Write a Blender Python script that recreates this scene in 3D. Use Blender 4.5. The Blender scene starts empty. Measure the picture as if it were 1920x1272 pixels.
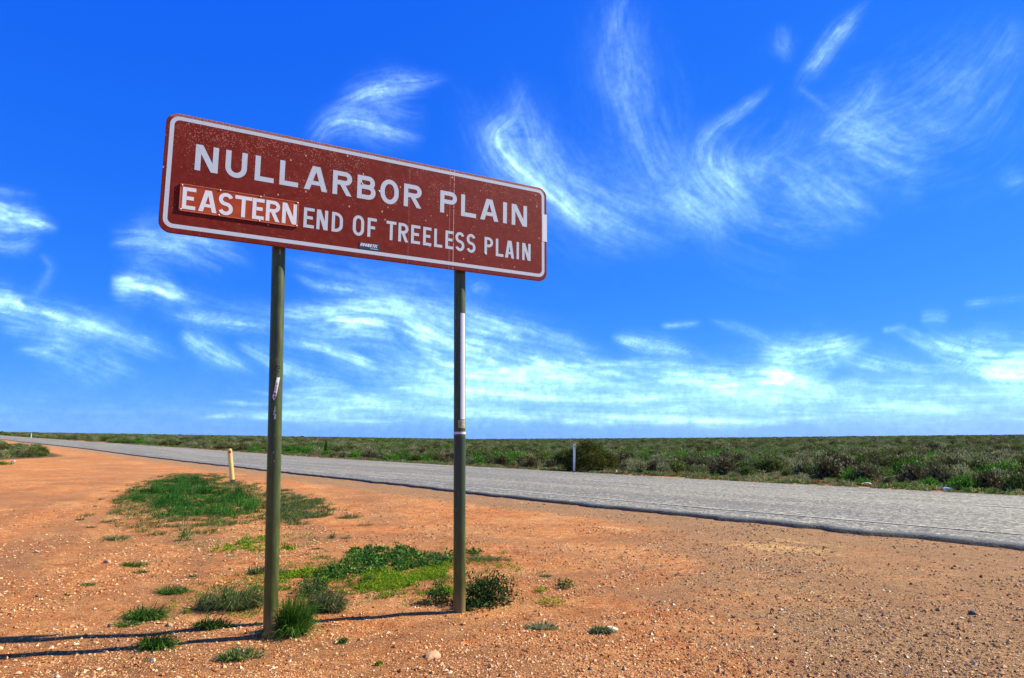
import bpy, math, random
import numpy as np
from mathutils import Vector, Matrix, Euler

rng = np.random.default_rng(7)
random.seed(7)
sc = bpy.context.scene
col = sc.collection
RAD = math.radians

# ------------------------------------------------------------------ camera
PITCH = math.atan(186 / 1300.0)
CAMZ = 1.6
cam_d = bpy.data.cameras.new('camera')
cam = bpy.data.objects.new('camera', cam_d)
col.objects.link(cam)
cam.location = (0, 0, CAMZ)
cam.rotation_euler = (RAD(90) + PITCH, 0, 0)
cam_d.sensor_width = 36
cam_d.lens = 36 * 1300 / 1920.0
cam_d.clip_start = 0.05
cam_d.clip_end = 60000
sc.camera = cam

# ------------------------------------------------------------------ light
SUN_EL, SUN_AZ = RAD(38.0), RAD(15.0)      # azimuth measured from +X towards +Y
SKY_STRENGTH = 0.06
sd = Vector((math.cos(SUN_EL) * math.cos(SUN_AZ), math.cos(SUN_EL) * math.sin(SUN_AZ), math.sin(SUN_EL)))
sun_d = bpy.data.lights.new('sun', 'SUN')
sun_d.energy = 5.0
sun_d.angle = RAD(0.53)
sun_d.color = (1.0, 0.91, 0.74)
sun = bpy.data.objects.new('sun', sun_d)
sun.rotation_euler = sd.to_track_quat('Z', 'Y').to_euler()
sun.location = (20, 5, 16)
col.objects.link(sun)

world = bpy.data.worlds.new('World')
sc.world = world
world.use_nodes = True
wn, wl = world.node_tree.nodes, world.node_tree.links
wn.clear()
sky = wn.new('ShaderNodeTexSky')
sky.sky_type = 'NISHITA'
sky.sun_disc = False
sky.sun_elevation = SUN_EL
sky.sun_rotation = RAD(90) - SUN_AZ
sky.altitude = 0
sky.air_density = 1.0
sky.dust_density = 0.15
sky.ozone_density = 3.0
# a strong colour grade, the same in every direction (the photograph is a saturated tone-mapped one)
g1 = wn.new('ShaderNodeVectorMath'); g1.operation = 'MULTIPLY'; g1.inputs[1].default_value = (0.13, 0.13, 0.13)
sp_ = wn.new('ShaderNodeSeparateXYZ'); cb_ = wn.new('ShaderNodeCombineXYZ')
wl.new(sky.outputs[0], g1.inputs[0]); wl.new(g1.outputs[0], sp_.inputs[0])
for ch_, (pw_, k_) in enumerate(((1.45, 1.43), (.78, 3.27), (.17, 7.8))):
    a_ = wn.new('ShaderNodeMath'); a_.operation = 'POWER'; a_.inputs[1].default_value = pw_
    b_ = wn.new('ShaderNodeMath'); b_.operation = 'MULTIPLY'; b_.inputs[1].default_value = k_
    wl.new(sp_.outputs[ch_], a_.inputs[0]); wl.new(a_.outputs[0], b_.inputs[0]); wl.new(b_.outputs[0], cb_.inputs[ch_])
bg = wn.new('ShaderNodeBackground'); bg.inputs[1].default_value = SKY_STRENGTH
wo = wn.new('ShaderNodeOutputWorld')
wl.new(cb_.outputs[0], bg.inputs[0]); wl.new(bg.outputs[0], wo.inputs[0])

vs = sc.view_settings
vs.view_transform = 'Standard'; vs.look = 'None'; vs.gamma = 1.0; vs.use_curve_mapping = False
vs.exposure = 1.2
sc.cycles.max_bounces = 5
sc.cycles.diffuse_bounces = 2
sc.cycles.transparent_max_bounces = 8

# ------------------------------------------------------------------ numeric helpers
def _h(ix, iy, seed):
    n = (ix.astype(np.int64) * 374761393 + iy.astype(np.int64) * 668265263 + seed * 1442695041) & 0xffffffff
    n = ((n ^ (n >> 13)) * 1274126177) & 0xffffffff
    n = n ^ (n >> 16)
    return (n & 0xffffff) / float(0xffffff)

def vnoise(x, y, seed=0):
    x = np.asarray(x, float); y = np.asarray(y, float)
    xi = np.floor(x); yi = np.floor(y)
    fx = x - xi; fy = y - yi
    fx = fx * fx * (3 - 2 * fx); fy = fy * fy * (3 - 2 * fy)
    a = _h(xi, yi, seed); b = _h(xi + 1, yi, seed); c = _h(xi, yi + 1, seed); d = _h(xi + 1, yi + 1, seed)
    return (a * (1 - fx) + b * fx) * (1 - fy) + (c * (1 - fx) + d * fx) * fy

def fbm(x, y, seed=0, o=4):
    s = 0; a = .5; t = 0
    for i in range(o):
        s = s + a * vnoise(x * 2 ** i, y * 2 ** i, seed + i * 17); t += a; a *= .55
    return s / t

def smooth(a, b, x):
    t = np.clip((x - a) / (b - a), 0, 1)
    return t * t * (3 - 2 * t)

# road frame: e runs along the road to the left distance, n across it (away from the camera)
RC, RS = math.cos(RAD(40)), math.sin(RAD(40))
def en(x, y): return -RS * x + RC * y, RC * x + RS * y
def xy(e, n): return -RS * e + RC * n, RC * e + RS * n
NE_E = [-80, 3, 9, 15, 22, 39, 76, 106, 150, 260, 900]
NE_N = [13.5, 12.45, 12.3, 12.35, 12.7, 13.2, 13.3, 13.0, 12.9, 14.5, 30]
FE_N = [24.3, 23.3, 23.0, 23.0, 23.3, 23.9, 24.4, 24.3, 24.2, 25.5, 41]
def near_edge(e): return np.interp(e, NE_E, NE_N)
def far_edge(e): return np.interp(e, NE_E, FE_N)

AZT = np.arctan([-.738, -.33, -.05, .11, .34, .74])
AZS = np.array([11, 3, -2, -1, 1, 6]) / 1300.
def base_h(x, y):
    x = np.asarray(x, float); y = np.asarray(y, float)
    az = np.arctan2(x, y); r = np.hypot(x, y)
    s = np.interp(az, AZT, AZS)
    t = smooth(15, 100, r)
    return np.where(y > 0, y, 0.2 * r) * s * t

def ground_h(x, y):
    x = np.asarray(x, float); y = np.asarray(y, float)
    e, n = en(x, y)
    r = np.hypot(x, y)
    off = smooth(0.0, 1.6, near_edge(e) - n) + smooth(0.2, 2.5, n - far_edge(e))
    near = 1 - smooth(30, 60, r)
    und = (fbm(x * .9, y * .9, 3, 4) - .5) * .05 + (fbm(x * 4, y * 4, 5, 2) - .5) * .018
    # tyre ruts running across the pull-out on the left
    q = (x + 4.5) * .94 + (y - 8) * .36
    rut = -.018 * np.exp(-((np.mod(q, 1.5) - .75) / .22) ** 2) * smooth(-2.2, -4.0, x)
    und2 = (fbm(x * .09, y * .09, 9, 3) - .5) * .5 * smooth(28, 70, r)
    hump = .0 * np.exp(-(((x + .4) / .9) ** 2 + ((y - 6.75) / .8) ** 2))
    return base_h(x, y) + off * ((und + rut) * near + und2 * smooth(25, 40, n)) + hump - .02 * (1 - np.clip(off, 0, 1))

def gz(x, y): return float(ground_h(np.array([x]), np.array([y]))[0])

F_ = np.array([0, math.cos(PITCH), math.sin(PITCH)]); U_ = np.array([0, -math.sin(PITCH), math.cos(PITCH)])
def ray(u, v):
    d = F_ + np.array([1., 0, 0]) * (u - 960) / 1300 + U_ * (636 - v) / 1300
    return d / np.linalg.norm(d)
def spot(u, v):
    """ground point seen at a place of the photograph (1920 wide)"""
    d = ray(u, v)
    ts = np.geomspace(2.5, 2500, 6000)
    P = np.array([0, 0, CAMZ]) + d * ts[:, None]
    g = P[:, 2] - ground_h(P[:, 0], P[:, 1])
    k = np.where(g < 0)[0]
    p = P[k[0]] if len(k) else P[-1]
    return float(p[0]), float(p[1])

# ------------------------------------------------------------------ object helpers
def link(o, parent=None):
    col.objects.link(o)
    if parent is not None: o.parent = parent
    return o
def tag(o, label=None, cat=None, group=None, kind=None):
    if label: o['label'] = label
    if cat: o['category'] = cat
    if group: o['group'] = group
    if kind: o['kind'] = kind
    return o
def empty(name, loc=(0, 0, 0), rz=0.0):
    o = bpy.data.objects.new(name, None); col.objects.link(o)
    o.location = loc; o.rotation_euler = (0, 0, rz); o.empty_display_size = .2
    return o

def np_mesh(name, verts, faces_flat, loop_tot, smooth_shade=False, attrs=None):
    me = bpy.data.meshes.new(name)
    verts = np.asarray(verts, np.float32).reshape(-1, 3)
    faces_flat = np.asarray(faces_flat, np.int32).ravel()
    loop_tot = np.asarray(loop_tot, np.int32)
    me.vertices.add(len(verts)); me.vertices.foreach_set('co', verts.ravel())
    me.loops.add(len(faces_flat)); me.loops.foreach_set('vertex_index', faces_flat)
    me.polygons.add(len(loop_tot))
    st = np.zeros(len(loop_tot), np.int32); st[1:] = np.cumsum(loop_tot)[:-1]
    me.polygons.foreach_set('loop_start', st); me.polygons.foreach_set('loop_total', loop_tot)
    me.polygons.foreach_set('use_smooth', np.full(len(loop_tot), smooth_shade))
    me.update(calc_edges=True)
    for k, a in (attrs or {}).items():
        at = me.attributes.new(k, 'FLOAT', 'POINT'); at.data.foreach_set('value', np.asarray(a, np.float32))
    me.validate()
    return me

def obj(name, me, mat=None, parent=None):
    o = bpy.data.objects.new(name, me)
    if mat is not None and not me.materials: me.materials.append(mat)
    return link(o, parent)

class MB:
    """collects quads / polygons into one mesh"""
    def __init__(s): s.v = []; s.f = []
    def add(s, vs_, fs):
        b = len(s.v); s.v += [tuple(map(float, q)) for q in vs_]; s.f += [tuple(b + i for i in f) for f in fs]
    def box(s, x0, x1, y0, y1, z0, z1):
        s.add([(x0, y0, z0), (x1, y0, z0), (x1, y1, z0), (x0, y1, z0), (x0, y0, z1), (x1, y0, z1), (x1, y1, z1), (x0, y1, z1)],
              [(0, 3, 2, 1), (4, 5, 6, 7), (0, 1, 5, 4), (1, 2, 6, 5), (2, 3, 7, 6), (3, 0, 4, 7)])
    def tube(s, p0, p1, r0, r1=None, n=24, cap=True):
        r1 = r0 if r1 is None else r1
        p0 = Vector(p0); p1 = Vector(p1); d = (p1 - p0).normalized()
        a = d.orthogonal().normalized(); b = d.cross(a)
        vs_ = []
        for p, r in ((p0, r0), (p1, r1)):
            for i in range(n):
                t = 2 * math.pi * i / n; vs_.append(p + a * math.cos(t) * r + b * math.sin(t) * r)
        fs = [(i, (i + 1) % n, n + (i + 1) % n, n + i) for i in range(n)]
        if cap: fs += [tuple(range(n - 1, -1, -1)), tuple(range(n, 2 * n))]
        s.add(vs_, fs)
    def mesh(s, name, sm=False):
        me = bpy.data.meshes.new(name); me.from_pydata(s.v, [], s.f); me.update()
        if sm: me.polygons.foreach_set('use_smooth', [True] * len(me.polygons))
        return me

def bevel(o, w, seg=2, ang=40):
    m = o.modifiers.new('bevel', 'BEVEL'); m.width = w; m.segments = seg; m.limit_method = 'ANGLE'; m.angle_limit = RAD(ang)

# ------------------------------------------------------------------ material helpers
class NT:
    def __init__(s, name):
        s.m = bpy.data.materials.new(name); s.m.use_nodes = True
        s.n = s.m.node_tree.nodes; s.l = s.m.node_tree.links; s.n.clear()
        s.out = s.n.new('ShaderNodeOutputMaterial'); s.b = s.n.new('ShaderNodeBsdfPrincipled')
        s.l.new(s.b.outputs[0], s.out.inputs[0]); s.b.inputs['Roughness'].default_value = .8
        s.b.inputs['Specular IOR Level'].default_value = .25
        s._tc = None
    def set(s, sock, val):
        if hasattr(val, 'is_output') or isinstance(val, bpy.types.NodeSocket): s.l.new(val, sock)
        else: sock.default_value = val
    @property
    def co(s):
        if s._tc is None: s._tc = s.n.new('ShaderNodeTexCoord')
        return s._tc.outputs['Object']
    def mapping(s, scale=(1, 1, 1), rot=(0, 0, 0), loc=(0, 0, 0), vec=None):
        n = s.n.new('ShaderNodeMapping'); s.l.new(vec or s.co, n.inputs[0])
        n.inputs['Scale'].default_value = scale; n.inputs['Rotation'].default_value = rot; n.inputs['Location'].default_value = loc
        return n.outputs[0]
    def noise(s, scale, detail=3, rough=.55, vec=None, dist=0):
        n = s.n.new('ShaderNodeTexNoise'); s.l.new(vec or s.co, n.inputs['Vector'])
        n.inputs['Scale'].default_value = scale; n.inputs['Detail'].default_value = detail
        n.inputs['Roughness'].default_value = rough; n.inputs['Distortion'].default_value = dist
        return n.outputs[0]
    def voro(s, scale, vec=None, feature='F1', rand=1.0):
        n = s.n.new('ShaderNodeTexVoronoi'); s.l.new(vec or s.co, n.inputs['Vector']); n.feature = feature
        n.inputs['Scale'].default_value = scale; n.inputs['Randomness'].default_value = rand
        return n
    def ramp(s, fac, stops, interp='LINEAR'):
        n = s.n.new('ShaderNodeValToRGB'); s.l.new(fac, n.inputs[0]); cr = n.color_ramp; cr.interpolation = interp
        while len(cr.elements) > 1: cr.elements.remove(cr.elements[-1])
        for i, (p, c) in enumerate(stops):
            e = cr.elements[0] if i == 0 else cr.elements.new(p)
            e.position = p; e.color = (c if hasattr(c, '__len__') else (c, c, c)) + ((1,) if (not hasattr(c, '__len__') or len(c) == 3) else ())
        return n.outputs[0]
    def mix(s, fac, a, b, mode='MIX'):
        n = s.n.new('ShaderNodeMix'); n.data_type = 'RGBA'; n.blend_type = mode
        s.set(n.inputs[0], fac)
        for sock, v in ((n.inputs[6], a), (n.inputs[7], b)):
            if isinstance(v, tuple) and len(v) == 3: v = v + (1,)
            s.set(sock, v)
        return n.outputs[2]
    def math(s, op, a, b=0.0, clamp=False):
        n = s.n.new('ShaderNodeMath'); n.operation = op; n.use_clamp = clamp
        s.set(n.inputs[0], a); s.set(n.inputs[1], b); return n.outputs[0]
    def attr(s, name):
        n = s.n.new('ShaderNodeAttribute'); n.attribute_name = name; return n.outputs['Fac']
    def sep(s, vec=None):
        n = s.n.new('ShaderNodeSeparateXYZ'); s.l.new(vec or s.co, n.inputs[0]); return n.outputs
    def bump(s, h, strength=.3, dist=.01, normal=None):
        n = s.n.new('ShaderNodeBump'); s.l.new(h, n.inputs['Height']); n.inputs['Strength'].default_value = strength
        n.inputs['Distance'].default_value = dist
        if normal: s.l.new(normal, n.inputs['Normal'])
        s.l.new(n.outputs[0], s.b.inputs['Normal']); return n.outputs[0]
    def color(s, c):
        if isinstance(c, tuple): s.b.inputs['Base Color'].default_value = c + (1,)
        else: s.l.new(c, s.b.inputs['Base Color'])

def simple(name, c, rough=.7, nscale=8, amt=.25, spec=.25, metal=0):
    t = NT(name); n = t.noise(nscale, 5, .6)
    lo = tuple(v * (1 - amt) for v in c); hi = tuple(min(1, v * (1 + amt)) for v in c)
    t.color(t.ramp(n, [(.3, lo), (.7, hi)])); t.b.inputs['Roughness'].default_value = rough
    t.b.inputs['Specular IOR Level'].default_value = spec; t.b.inputs['Metallic'].default_value = metal
    return t.m

def foliage(name, stops, rough=.6, trans=.25, gain=1.0):
    """colour by the per-leaf attribute 'tint' plus a little object-to-object variation"""
    t = NT(name)
    oi = t.n.new('ShaderNodeObjectInfo')
    f = t.math('ADD', t.attr('tint'), t.math('MULTIPLY', t.math('SUBTRACT', oi.outputs['Random'], .5), .38), True)
    c = t.ramp(f, stops)
    if gain != 1: c = t.mix(1., c, (gain, gain, gain), 'MULTIPLY')
    t.color(c); t.b.inputs['Roughness'].default_value = rough; t.b.inputs['Specular IOR Level'].default_value = .08
    tr = t.n.new('ShaderNodeBsdfTranslucent'); t.l.new(c, tr.inputs[0])
    mx = t.n.new('ShaderNodeMixShader'); mx.inputs[0].default_value = trans
    t.l.new(t.b.outputs[0], mx.inputs[1]); t.l.new(tr.outputs[0], mx.inputs[2]); t.l.new(mx.outputs[0], t.out.inputs[0])
    return t.m

# ------------------------------------------------------------------ materials
def soil_material():
    t = NT('red_soil')
    grav, pale, scrub, rough_a = t.attr('gravel'), t.attr('pale'), t.attr('scrub'), t.attr('tone')
    big = t.noise(.55, 5, .6)
    mid = t.noise(5, 5, .65)
    fine = t.noise(60, 4, .7)
    c = t.ramp(big, [(.32, (.52, .15, .042)), (.5, (.62, .25, .09)), (.66, (.72, .40, .21))])
    c = t.mix(t.ramp(mid, [(.40, 0.), (.66, .75)]), c, (.76, .46, .26))
    c = t.mix(t.ramp(t.noise(1.7, 6, .75), [(.50, 0.), (.66, .75)]), c, (.36, .13, .05))
    c = t.mix(t.math('MULTIPLY', rough_a, .85), c, (.36, .19, .11))
    # small stones too small to model: cells with their own colours
    v1 = t.voro(55); v2 = t.voro(120)
    cell = t.n.new('ShaderNodeSeparateColor'); t.l.new(v1.outputs['Color'], cell.inputs[0])
    stone = t.ramp(cell.outputs[0], [(0, (.22, .10, .06)), (.3, (.50, .23, .12)), (.6, (.72, .45, .26)), (1, (.88, .70, .50))])
    is_st = t.math('MULTIPLY', t.ramp(v1.outputs['Distance'], [(.28, 1.), (.42, 0.)]), t.ramp(cell.outputs[1], [(.42, 0.), (.5, 1.)]))
    c = t.mix(t.math('MULTIPLY', is_st, .75), c, stone)
    cell2 = t.n.new('ShaderNodeSeparateColor'); t.l.new(v2.outputs['Color'], cell2.inputs[0])
    gst = t.ramp(cell2.outputs[0], [(0, (.12, .07, .04)), (.35, (.36, .215, .12)), (.65, (.58, .38, .23)), (1, (.82, .64, .45))])
    gst = t.mix(.35, gst, t.ramp(cell.outputs[2], [(0, (.13, .09, .07)), (1, (.65, .5, .4))]))
    gm = t.math('ADD', grav, t.math('MULTIPLY', t.math('SUBTRACT', t.noise(1.6, 6, .7), .5), 1.3))
    gm = t.math('MULTIPLY', t.ramp(gm, [(.35, 0.), (.75, 1.)]), .88)
    c = t.mix(gm, c, gst)
    pm = t.math('ADD', pale, t.math('MULTIPLY', t.math('SUBTRACT', t.noise(3.5, 5, .7), .5), .9))
    c = t.mix(t.ramp(pm, [(.4, 0.), (.8, .8)]), c, (.86, .62, .33))
    c = t.mix(t.ramp(fine, [(.3, .25), (.6, 0.)]), c, (.20, .08, .04))
    # ground between the scrub bushes: olive litter, some red earth
    sc1 = t.noise(.35, 4, .6); sc2 = t.noise(2.2, 5, .7)
    sg = t.ramp(sc2, [(.3, (.035, .042, .02)), (.55, (.085, .10, .045)), (.75, (.15, .13, .07))])
    sg = t.mix(t.ramp(sc1, [(.55, 0.), (.7, .55)]), sg, (.28, .12, .06))
    far1 = t.noise(.03, 6, .7); far2 = t.noise(.25, 4, .7)
    fg = t.ramp(far2, [(.3, (.028, .042, .018)), (.55, (.055, .078, .034)), (.75, (.10, .12, .07))])
    fg = t.mix(.4, fg, t.ramp(far1, [(.3, (.03, .05, .02)), (.7, (.10, .12, .06))]))
    sg = t.mix(t.attr('distant'), sg, fg)
    c = t.mix(t.ramp(t.math('ADD', scrub, t.math('MULTIPLY', t.math('SUBTRACT', sc2, .5), .5)), [(.35, 0.), (.65, 1.)]), c, sg)
    grit = t.noise(30, 6, .85); grit2 = t.noise(7, 6, .8)
    c = t.mix(1., c, t.ramp(grit, [(.36, .48), (.50, 1.0), (.66, 1.5)]), 'MULTIPLY')
    c = t.mix(1., c, t.ramp(grit2, [(.36, .72), (.62, 1.18)]), 'MULTIPLY')
    mott = t.noise(1, 6, .7, t.mapping((.35, 1.5, 1), vec=t.mapping(rot=(0, 0, RAD(-130)))))
    c = t.mix(t.math('MULTIPLY', t.ramp(mott, [(.47, 0.), (.62, .75)]), t.ramp(grav, [(0, .35), (.6, 1.)])), c, t.mix(grit, (.20, .12, .08), (.55, .36, .24)))
    c = t.mix(1., c, (.75, .645, .43), 'MULTIPLY')
    t.color(c)
    t.b.inputs['Roughness'].default_value = .95; t.b.inputs['Specular IOR Level'].default_value = .1
    h = t.math('ADD', t.math('MULTIPLY', t.math('SUBTRACT', 1., v1.outputs['Distance']), is_st), t.math('MULTIPLY', mid, .8))
    h = t.math('ADD', h, t.math('MULTIPLY', t.math('SUBTRACT', 1., v2.outputs['Distance']), t.math('MULTIPLY', gm, .9)))
    h = t.math('ADD', h, t.math('MULTIPLY', fine, .7)); h = t.math('ADD', h, t.math('MULTIPLY', grit, 1.6))
    t.bump(h, 1., .014)
    return t.m
M_soil = soil_material()

def asphalt_material():
    t = NT('chip_seal')
    v = t.voro(22); s = t.n.new('ShaderNodeSeparateColor'); t.l.new(v.outputs['Color'], s.inputs[0])
    c = t.ramp(s.outputs[0], [(0, (.03, .032, .03)), (.3, (.13, .135, .125)), (.6, (.30, .30, .27)), (1, (.66, .63, .52))])
    sp = t.noise(9, 3, .8); c = t.mix(t.ramp(sp, [(.38, .7), (.5, 0.)]), c, (.09, .09, .088)); c = t.mix(t.ramp(sp, [(.52, 0.), (.64, .6)]), c, (.52, .50, .42))
    streak = t.noise(1., 6, .7, t.mapping((.05, 1.1, 1), vec=t.mapping(rot=(0, 0, RAD(-130)))))
    c = t.mix(t.ramp(streak, [(.40, .5), (.52, 0.)]), c, (.14, .145, .145))
    c = t.mix(t.ramp(streak, [(.5, 0.), (.62, .45)]), c, (.42, .41, .34))
    big = t.noise(8, 5, .7)
    c = t.mix(t.ramp(big, [(.4, .5), (.6, 0.)]), c, (.10, .105, .105))
    ed = t.math('ADD', t.attr('edge'), t.math('MULTIPLY', t.math('SUBTRACT', t.noise(6, 5, .8), .5), .9))
    c = t.mix(t.ramp(ed, [(.25, 0.), (.55, 1.)]), c, t.ramp(t.noise(25, 4, .7), [(.35, (.05, .06, .068)), (.65, (.15, .17, .18))]))
    c = t.mix(t.ramp(ed, [(.70, 0.), (.92, 1.)]), c, (.022, .023, .024))  # shade on the lower lip of the seal, put into the colour as black
    c = t.mix(1., c, (.77, .735, .60), 'MULTIPLY')
    t.color(c)
    t.b.inputs['Roughness'].default_value = .75
    h = t.math('ADD', v.outputs['Distance'], t.noise(70, 3, .6)); t.bump(h, .9, .010)
    return t
_t = asphalt_material(); M_road = _t.m

def line_material():
    t = asphalt_material(); t.m.name = 'worn_paint'
    lk = t.b.inputs['Base Color'].links[0].from_socket
    w = t.ramp(t.math('ADD', t.noise(30, 5, .75), t.math('MULTIPLY', t.math('SUBTRACT', t.noise(.35, 3, .6), .5), .9)), [(.42, .05), (.64, .65)])
    t.color(t.mix(w, lk, (.58, .58, .54)))
    return t.m
M_line = line_material()

def panel_material(base, dark, name):
    t = NT(name)
    x, y, z = t.sep()
    n1 = t.noise(2.2, 5, .65); n2 = t.noise(14, 5, .7)
    c = t.mix(t.ramp(n1, [(.3, 0.), (.7, .55)]), base, dark)
    c = t.mix(t.ramp(n2, [(.45, 0.), (.75, .18)]), c, (.36, .10, .07))
    # slight sheet-to-sheet colour difference
    sheet = t.math('GREATER_THAN', x, 2.105)
    c = t.mix(t.math('MULTIPLY', sheet, .22), c, (.17, .022, .024))
    # chips: round specks, thicker towards the top edge
    v = t.voro(24, t.mapping((1, 1, .62))); s = t.n.new('ShaderNodeSeparateColor'); t.l.new(v.outputs['Color'], s.inputs[0])
    top = t.ramp(z, [(.45, 0.), (1.0, 1.)])
    thr = t.math('ADD', .06, t.math('MULTIPLY', top, .26))
    sp = t.math('MULTIPLY', t.math('LESS_THAN', s.outputs[1], thr), t.math('LESS_THAN', v.outputs['Distance'], t.math('MULTIPLY', s.outputs[2], .17)))
    c = t.mix(t.math('MULTIPLY', sp, .85), c, (.60, .36, .28))
    v2 = t.voro(150); s2 = t.n.new('ShaderNodeSeparateColor'); t.l.new(v2.outputs['Color'], s2.inputs[0])
    sp2 = t.math('MULTIPLY', t.math('LESS_THAN', s2.outputs[0], t.math('MULTIPLY', t.math('ADD', top, .06), .16)), t.ramp(t.noise(3, 4, .7), [(.45, 0.), (.6, .6)]))
    c = t.mix(sp2, c, (.50, .22, .17))
    # scratches: thin upright ones and scuffs
    sc_ = t.noise(1, 3, .8, t.mapping((70, 1, 3.2))); m_ = t.noise(2.6, 3, .6)
    scr = t.math('MULTIPLY', t.ramp(sc_, [(.70, 0.), (.74, .6)]), t.ramp(m_, [(.5, 0.), (.6, 1.)]))
    c = t.mix(scr, c, (.50, .22, .16))
    sc2 = t.noise(1, 4, .8, t.mapping((6, 1, 90))); m2 = t.noise(1.7, 2, .5, t.mapping((1, 1, 1), (0, 0, 0), (3, 1, 5)))
    scr2 = t.math('MULTIPLY', t.ramp(sc2, [(.58, 0.), (.66, .5)]), t.ramp(m2, [(.60, 0.), (.66, 1.)]))
    c = t.mix(scr2, c, (.48, .20, .15))
    # worn film along the very top edge
    rim = t.ramp(z, [(.965, 0.), (.985, 1.)])
    pe = t.ramp(t.noise(1, 6, .8, t.mapping((90, 1, 110))), [(.42, 0.), (.58, .85)])
    c = t.mix(t.math('MULTIPLY', rim, pe), c, (.42, .24, .19))
    c = t.mix(t.ramp(t.noise(1, 4, .6, t.mapping((9, 1, 1.0))), [(.55, 0.), (.8, .45)]), c, (.10, .012, .010))
    # joints between the sheets, with little rivet dots
    for xs, w, am in ((2.106, .0014, .35), (2.528, .0018, .5), (2.571, .0024, .95)):
        d = t.math('ABSOLUTE', t.math('SUBTRACT', x, xs)); ln = t.math('LESS_THAN', d, w)
        br = t.ramp(t.noise(1, 5, .8, t.mapping((1, 1, 45))), [(.42, 0.), (.52, 1.)])
        c = t.mix(t.math('MULTIPLY', t.math('MULTIPLY', ln, br), am), c, (.72, .45, .40))
    t.color(c)
    t.b.inputs['Roughness'].default_value = .6; t.b.inputs['Specular IOR Level'].default_value = .10
    t.bump(t.noise(3, 3, .5), .12, .02)
    return t.m
M_panel = panel_material((.158, .0125, .0065), (.100, .008, .005), 'faded_brown_sheet')

def white_film(name, c=(.46, .51, .54), dirt=(.33, .22, .2)):
    t = NT(name)
    n = t.noise(9, 6, .7); x, y, z = t.sep()
    cc = t.mix(t.ramp(n, [(.55, 0.), (.78, .45)]), c, tuple(v * .8 for v in c))
    v = t.voro(30); s = t.n.new('ShaderNodeSeparateColor'); t.l.new(v.outputs['Color'], s.inputs[0])
    sp = t.math('MULTIPLY', t.math('LESS_THAN', s.outputs[1], .06), t.math('LESS_THAN', v.outputs['Distance'], .12))
    cc = t.mix(t.math('MULTIPLY', sp, .7), cc, dirt)
    t.color(cc); t.b.inputs['Roughness'].default_value = .38; t.b.inputs['Specular IOR Level'].default_value = .5
    return t.m
M_white = white_film('reflective_white')
M_white2 = white_film('newer_white', (.66, .66, .64))

def plate_material():
    t = NT('orange_brown_plate')
    n = t.noise(7, 5, .6)
    c = t.ramp(n, [(.3, (.27, .034, .006)), (.7, (.40, .060, .010))])
    t.color(c); t.b.inputs['Roughness'].default_value = .4; return t.m
M_plate = plate_material()
M_platerim = simple('plate_rim', (.48, .13, .06), .5, 30)
M_alu = simple('aluminium', (.42, .43, .44), .45, 20, .2, .5, .6)
M_screw = simple('screw_steel', (.35, .27, .22), .5, 60, .4, .4, .4)

def post_material(name, teal):
    t = NT(name)
    x, y, z = t.sep()
    n = t.noise(6, 5, .65, t.mapping((3, 3, .8)))
    c = t.ramp(n, [(.3, (.026, .040, .006)), (.55, (.055, .074, .012)), (.8, (.085, .105, .024))])
    if teal:
        f = t.ramp(z, [(.40, 0.), (.47, .0), (.485, 1.), (.52, 1.)])  # placeholder blend, refined below
        lo = t.math('LESS_THAN', z, 1.62)
        c2 = t.ramp(n, [(.3, (.010, .028, .014)), (.7, (.026, .055, .028))])
        c = t.mix(t.math('MULTIPLY', lo, t.ramp(z, [(.55, 0.), (1., .85)])), c, c2)
    # vertical weather streaks and scratches
    s1 = t.noise(1, 5, .7, t.mapping((60, 60, 2.5)))
    c = t.mix(t.ramp(s1, [(.50, 0.), (.72, .6)]), c, (.022, .028, .008))
    c = t.mix(t.ramp(t.noise(2.3, 4, .7, t.mapping((5, 5, .6), (0, 0, 0), (4, 2, 1))), [(.50, 0.), (.62, .6)]), c, (.025, .03, .012))
    sc_ = t.noise(1, 4, .8, t.mapping((28, 28, 5), (0, .35, 0))); m_ = t.noise(2.0, 3, .6)
    c = t.mix(t.math('MULTIPLY', t.ramp(sc_, [(.64, 0.), (.70, .65)]), t.ramp(m_, [(.45, 0.), (.58, 1.)])), c, (.42, .45, .30))
    v = t.voro(45); s = t.n.new('ShaderNodeSeparateColor'); t.l.new(v.outputs['Color'], s.inputs[0])
    sp = t.math('MULTIPLY', t.math('LESS_THAN', s.outputs[1], .10), t.math('LESS_THAN', v.outputs['Distance'], .16))
    c = t.mix(t.math('MULTIPLY', sp, .7), c, (.03, .035, .02))
    c = t.mix(t.ramp(z, [(0., .5), (.25, 0.)]), c, (.30, .16, .08))
    t.color(c); t.b.inputs['Roughness'].default_value = .38; t.b.inputs['Specular IOR Level'].default_value = .4
    t.bump(n, .1, .004)
    return t.m
M_postL = post_material('olive_post_paint', False)
M_postR = post_material('olive_teal_post_paint', True)
M_black = simple('black_marker', (.012, .012, .013), .6, 30)
M_navy = simple('navy_sticker', (.02, .045, .10), .4, 30)
M_red = simple('red_print', (.55, .03, .03), .4, 30)
M_blueprint = simple('blue_print', (.06, .10, .25), .4, 30)
M_cream = simple('cream_guide_paint', (.80, .62, .20), .55, 12, .1)
M_guidewhite = simple('white_guide_paint', (.70, .71, .68), .5, 12, .1)
M_base = simple('guide_post_foot', (.10, .12, .10), .7, 12, .3)

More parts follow.
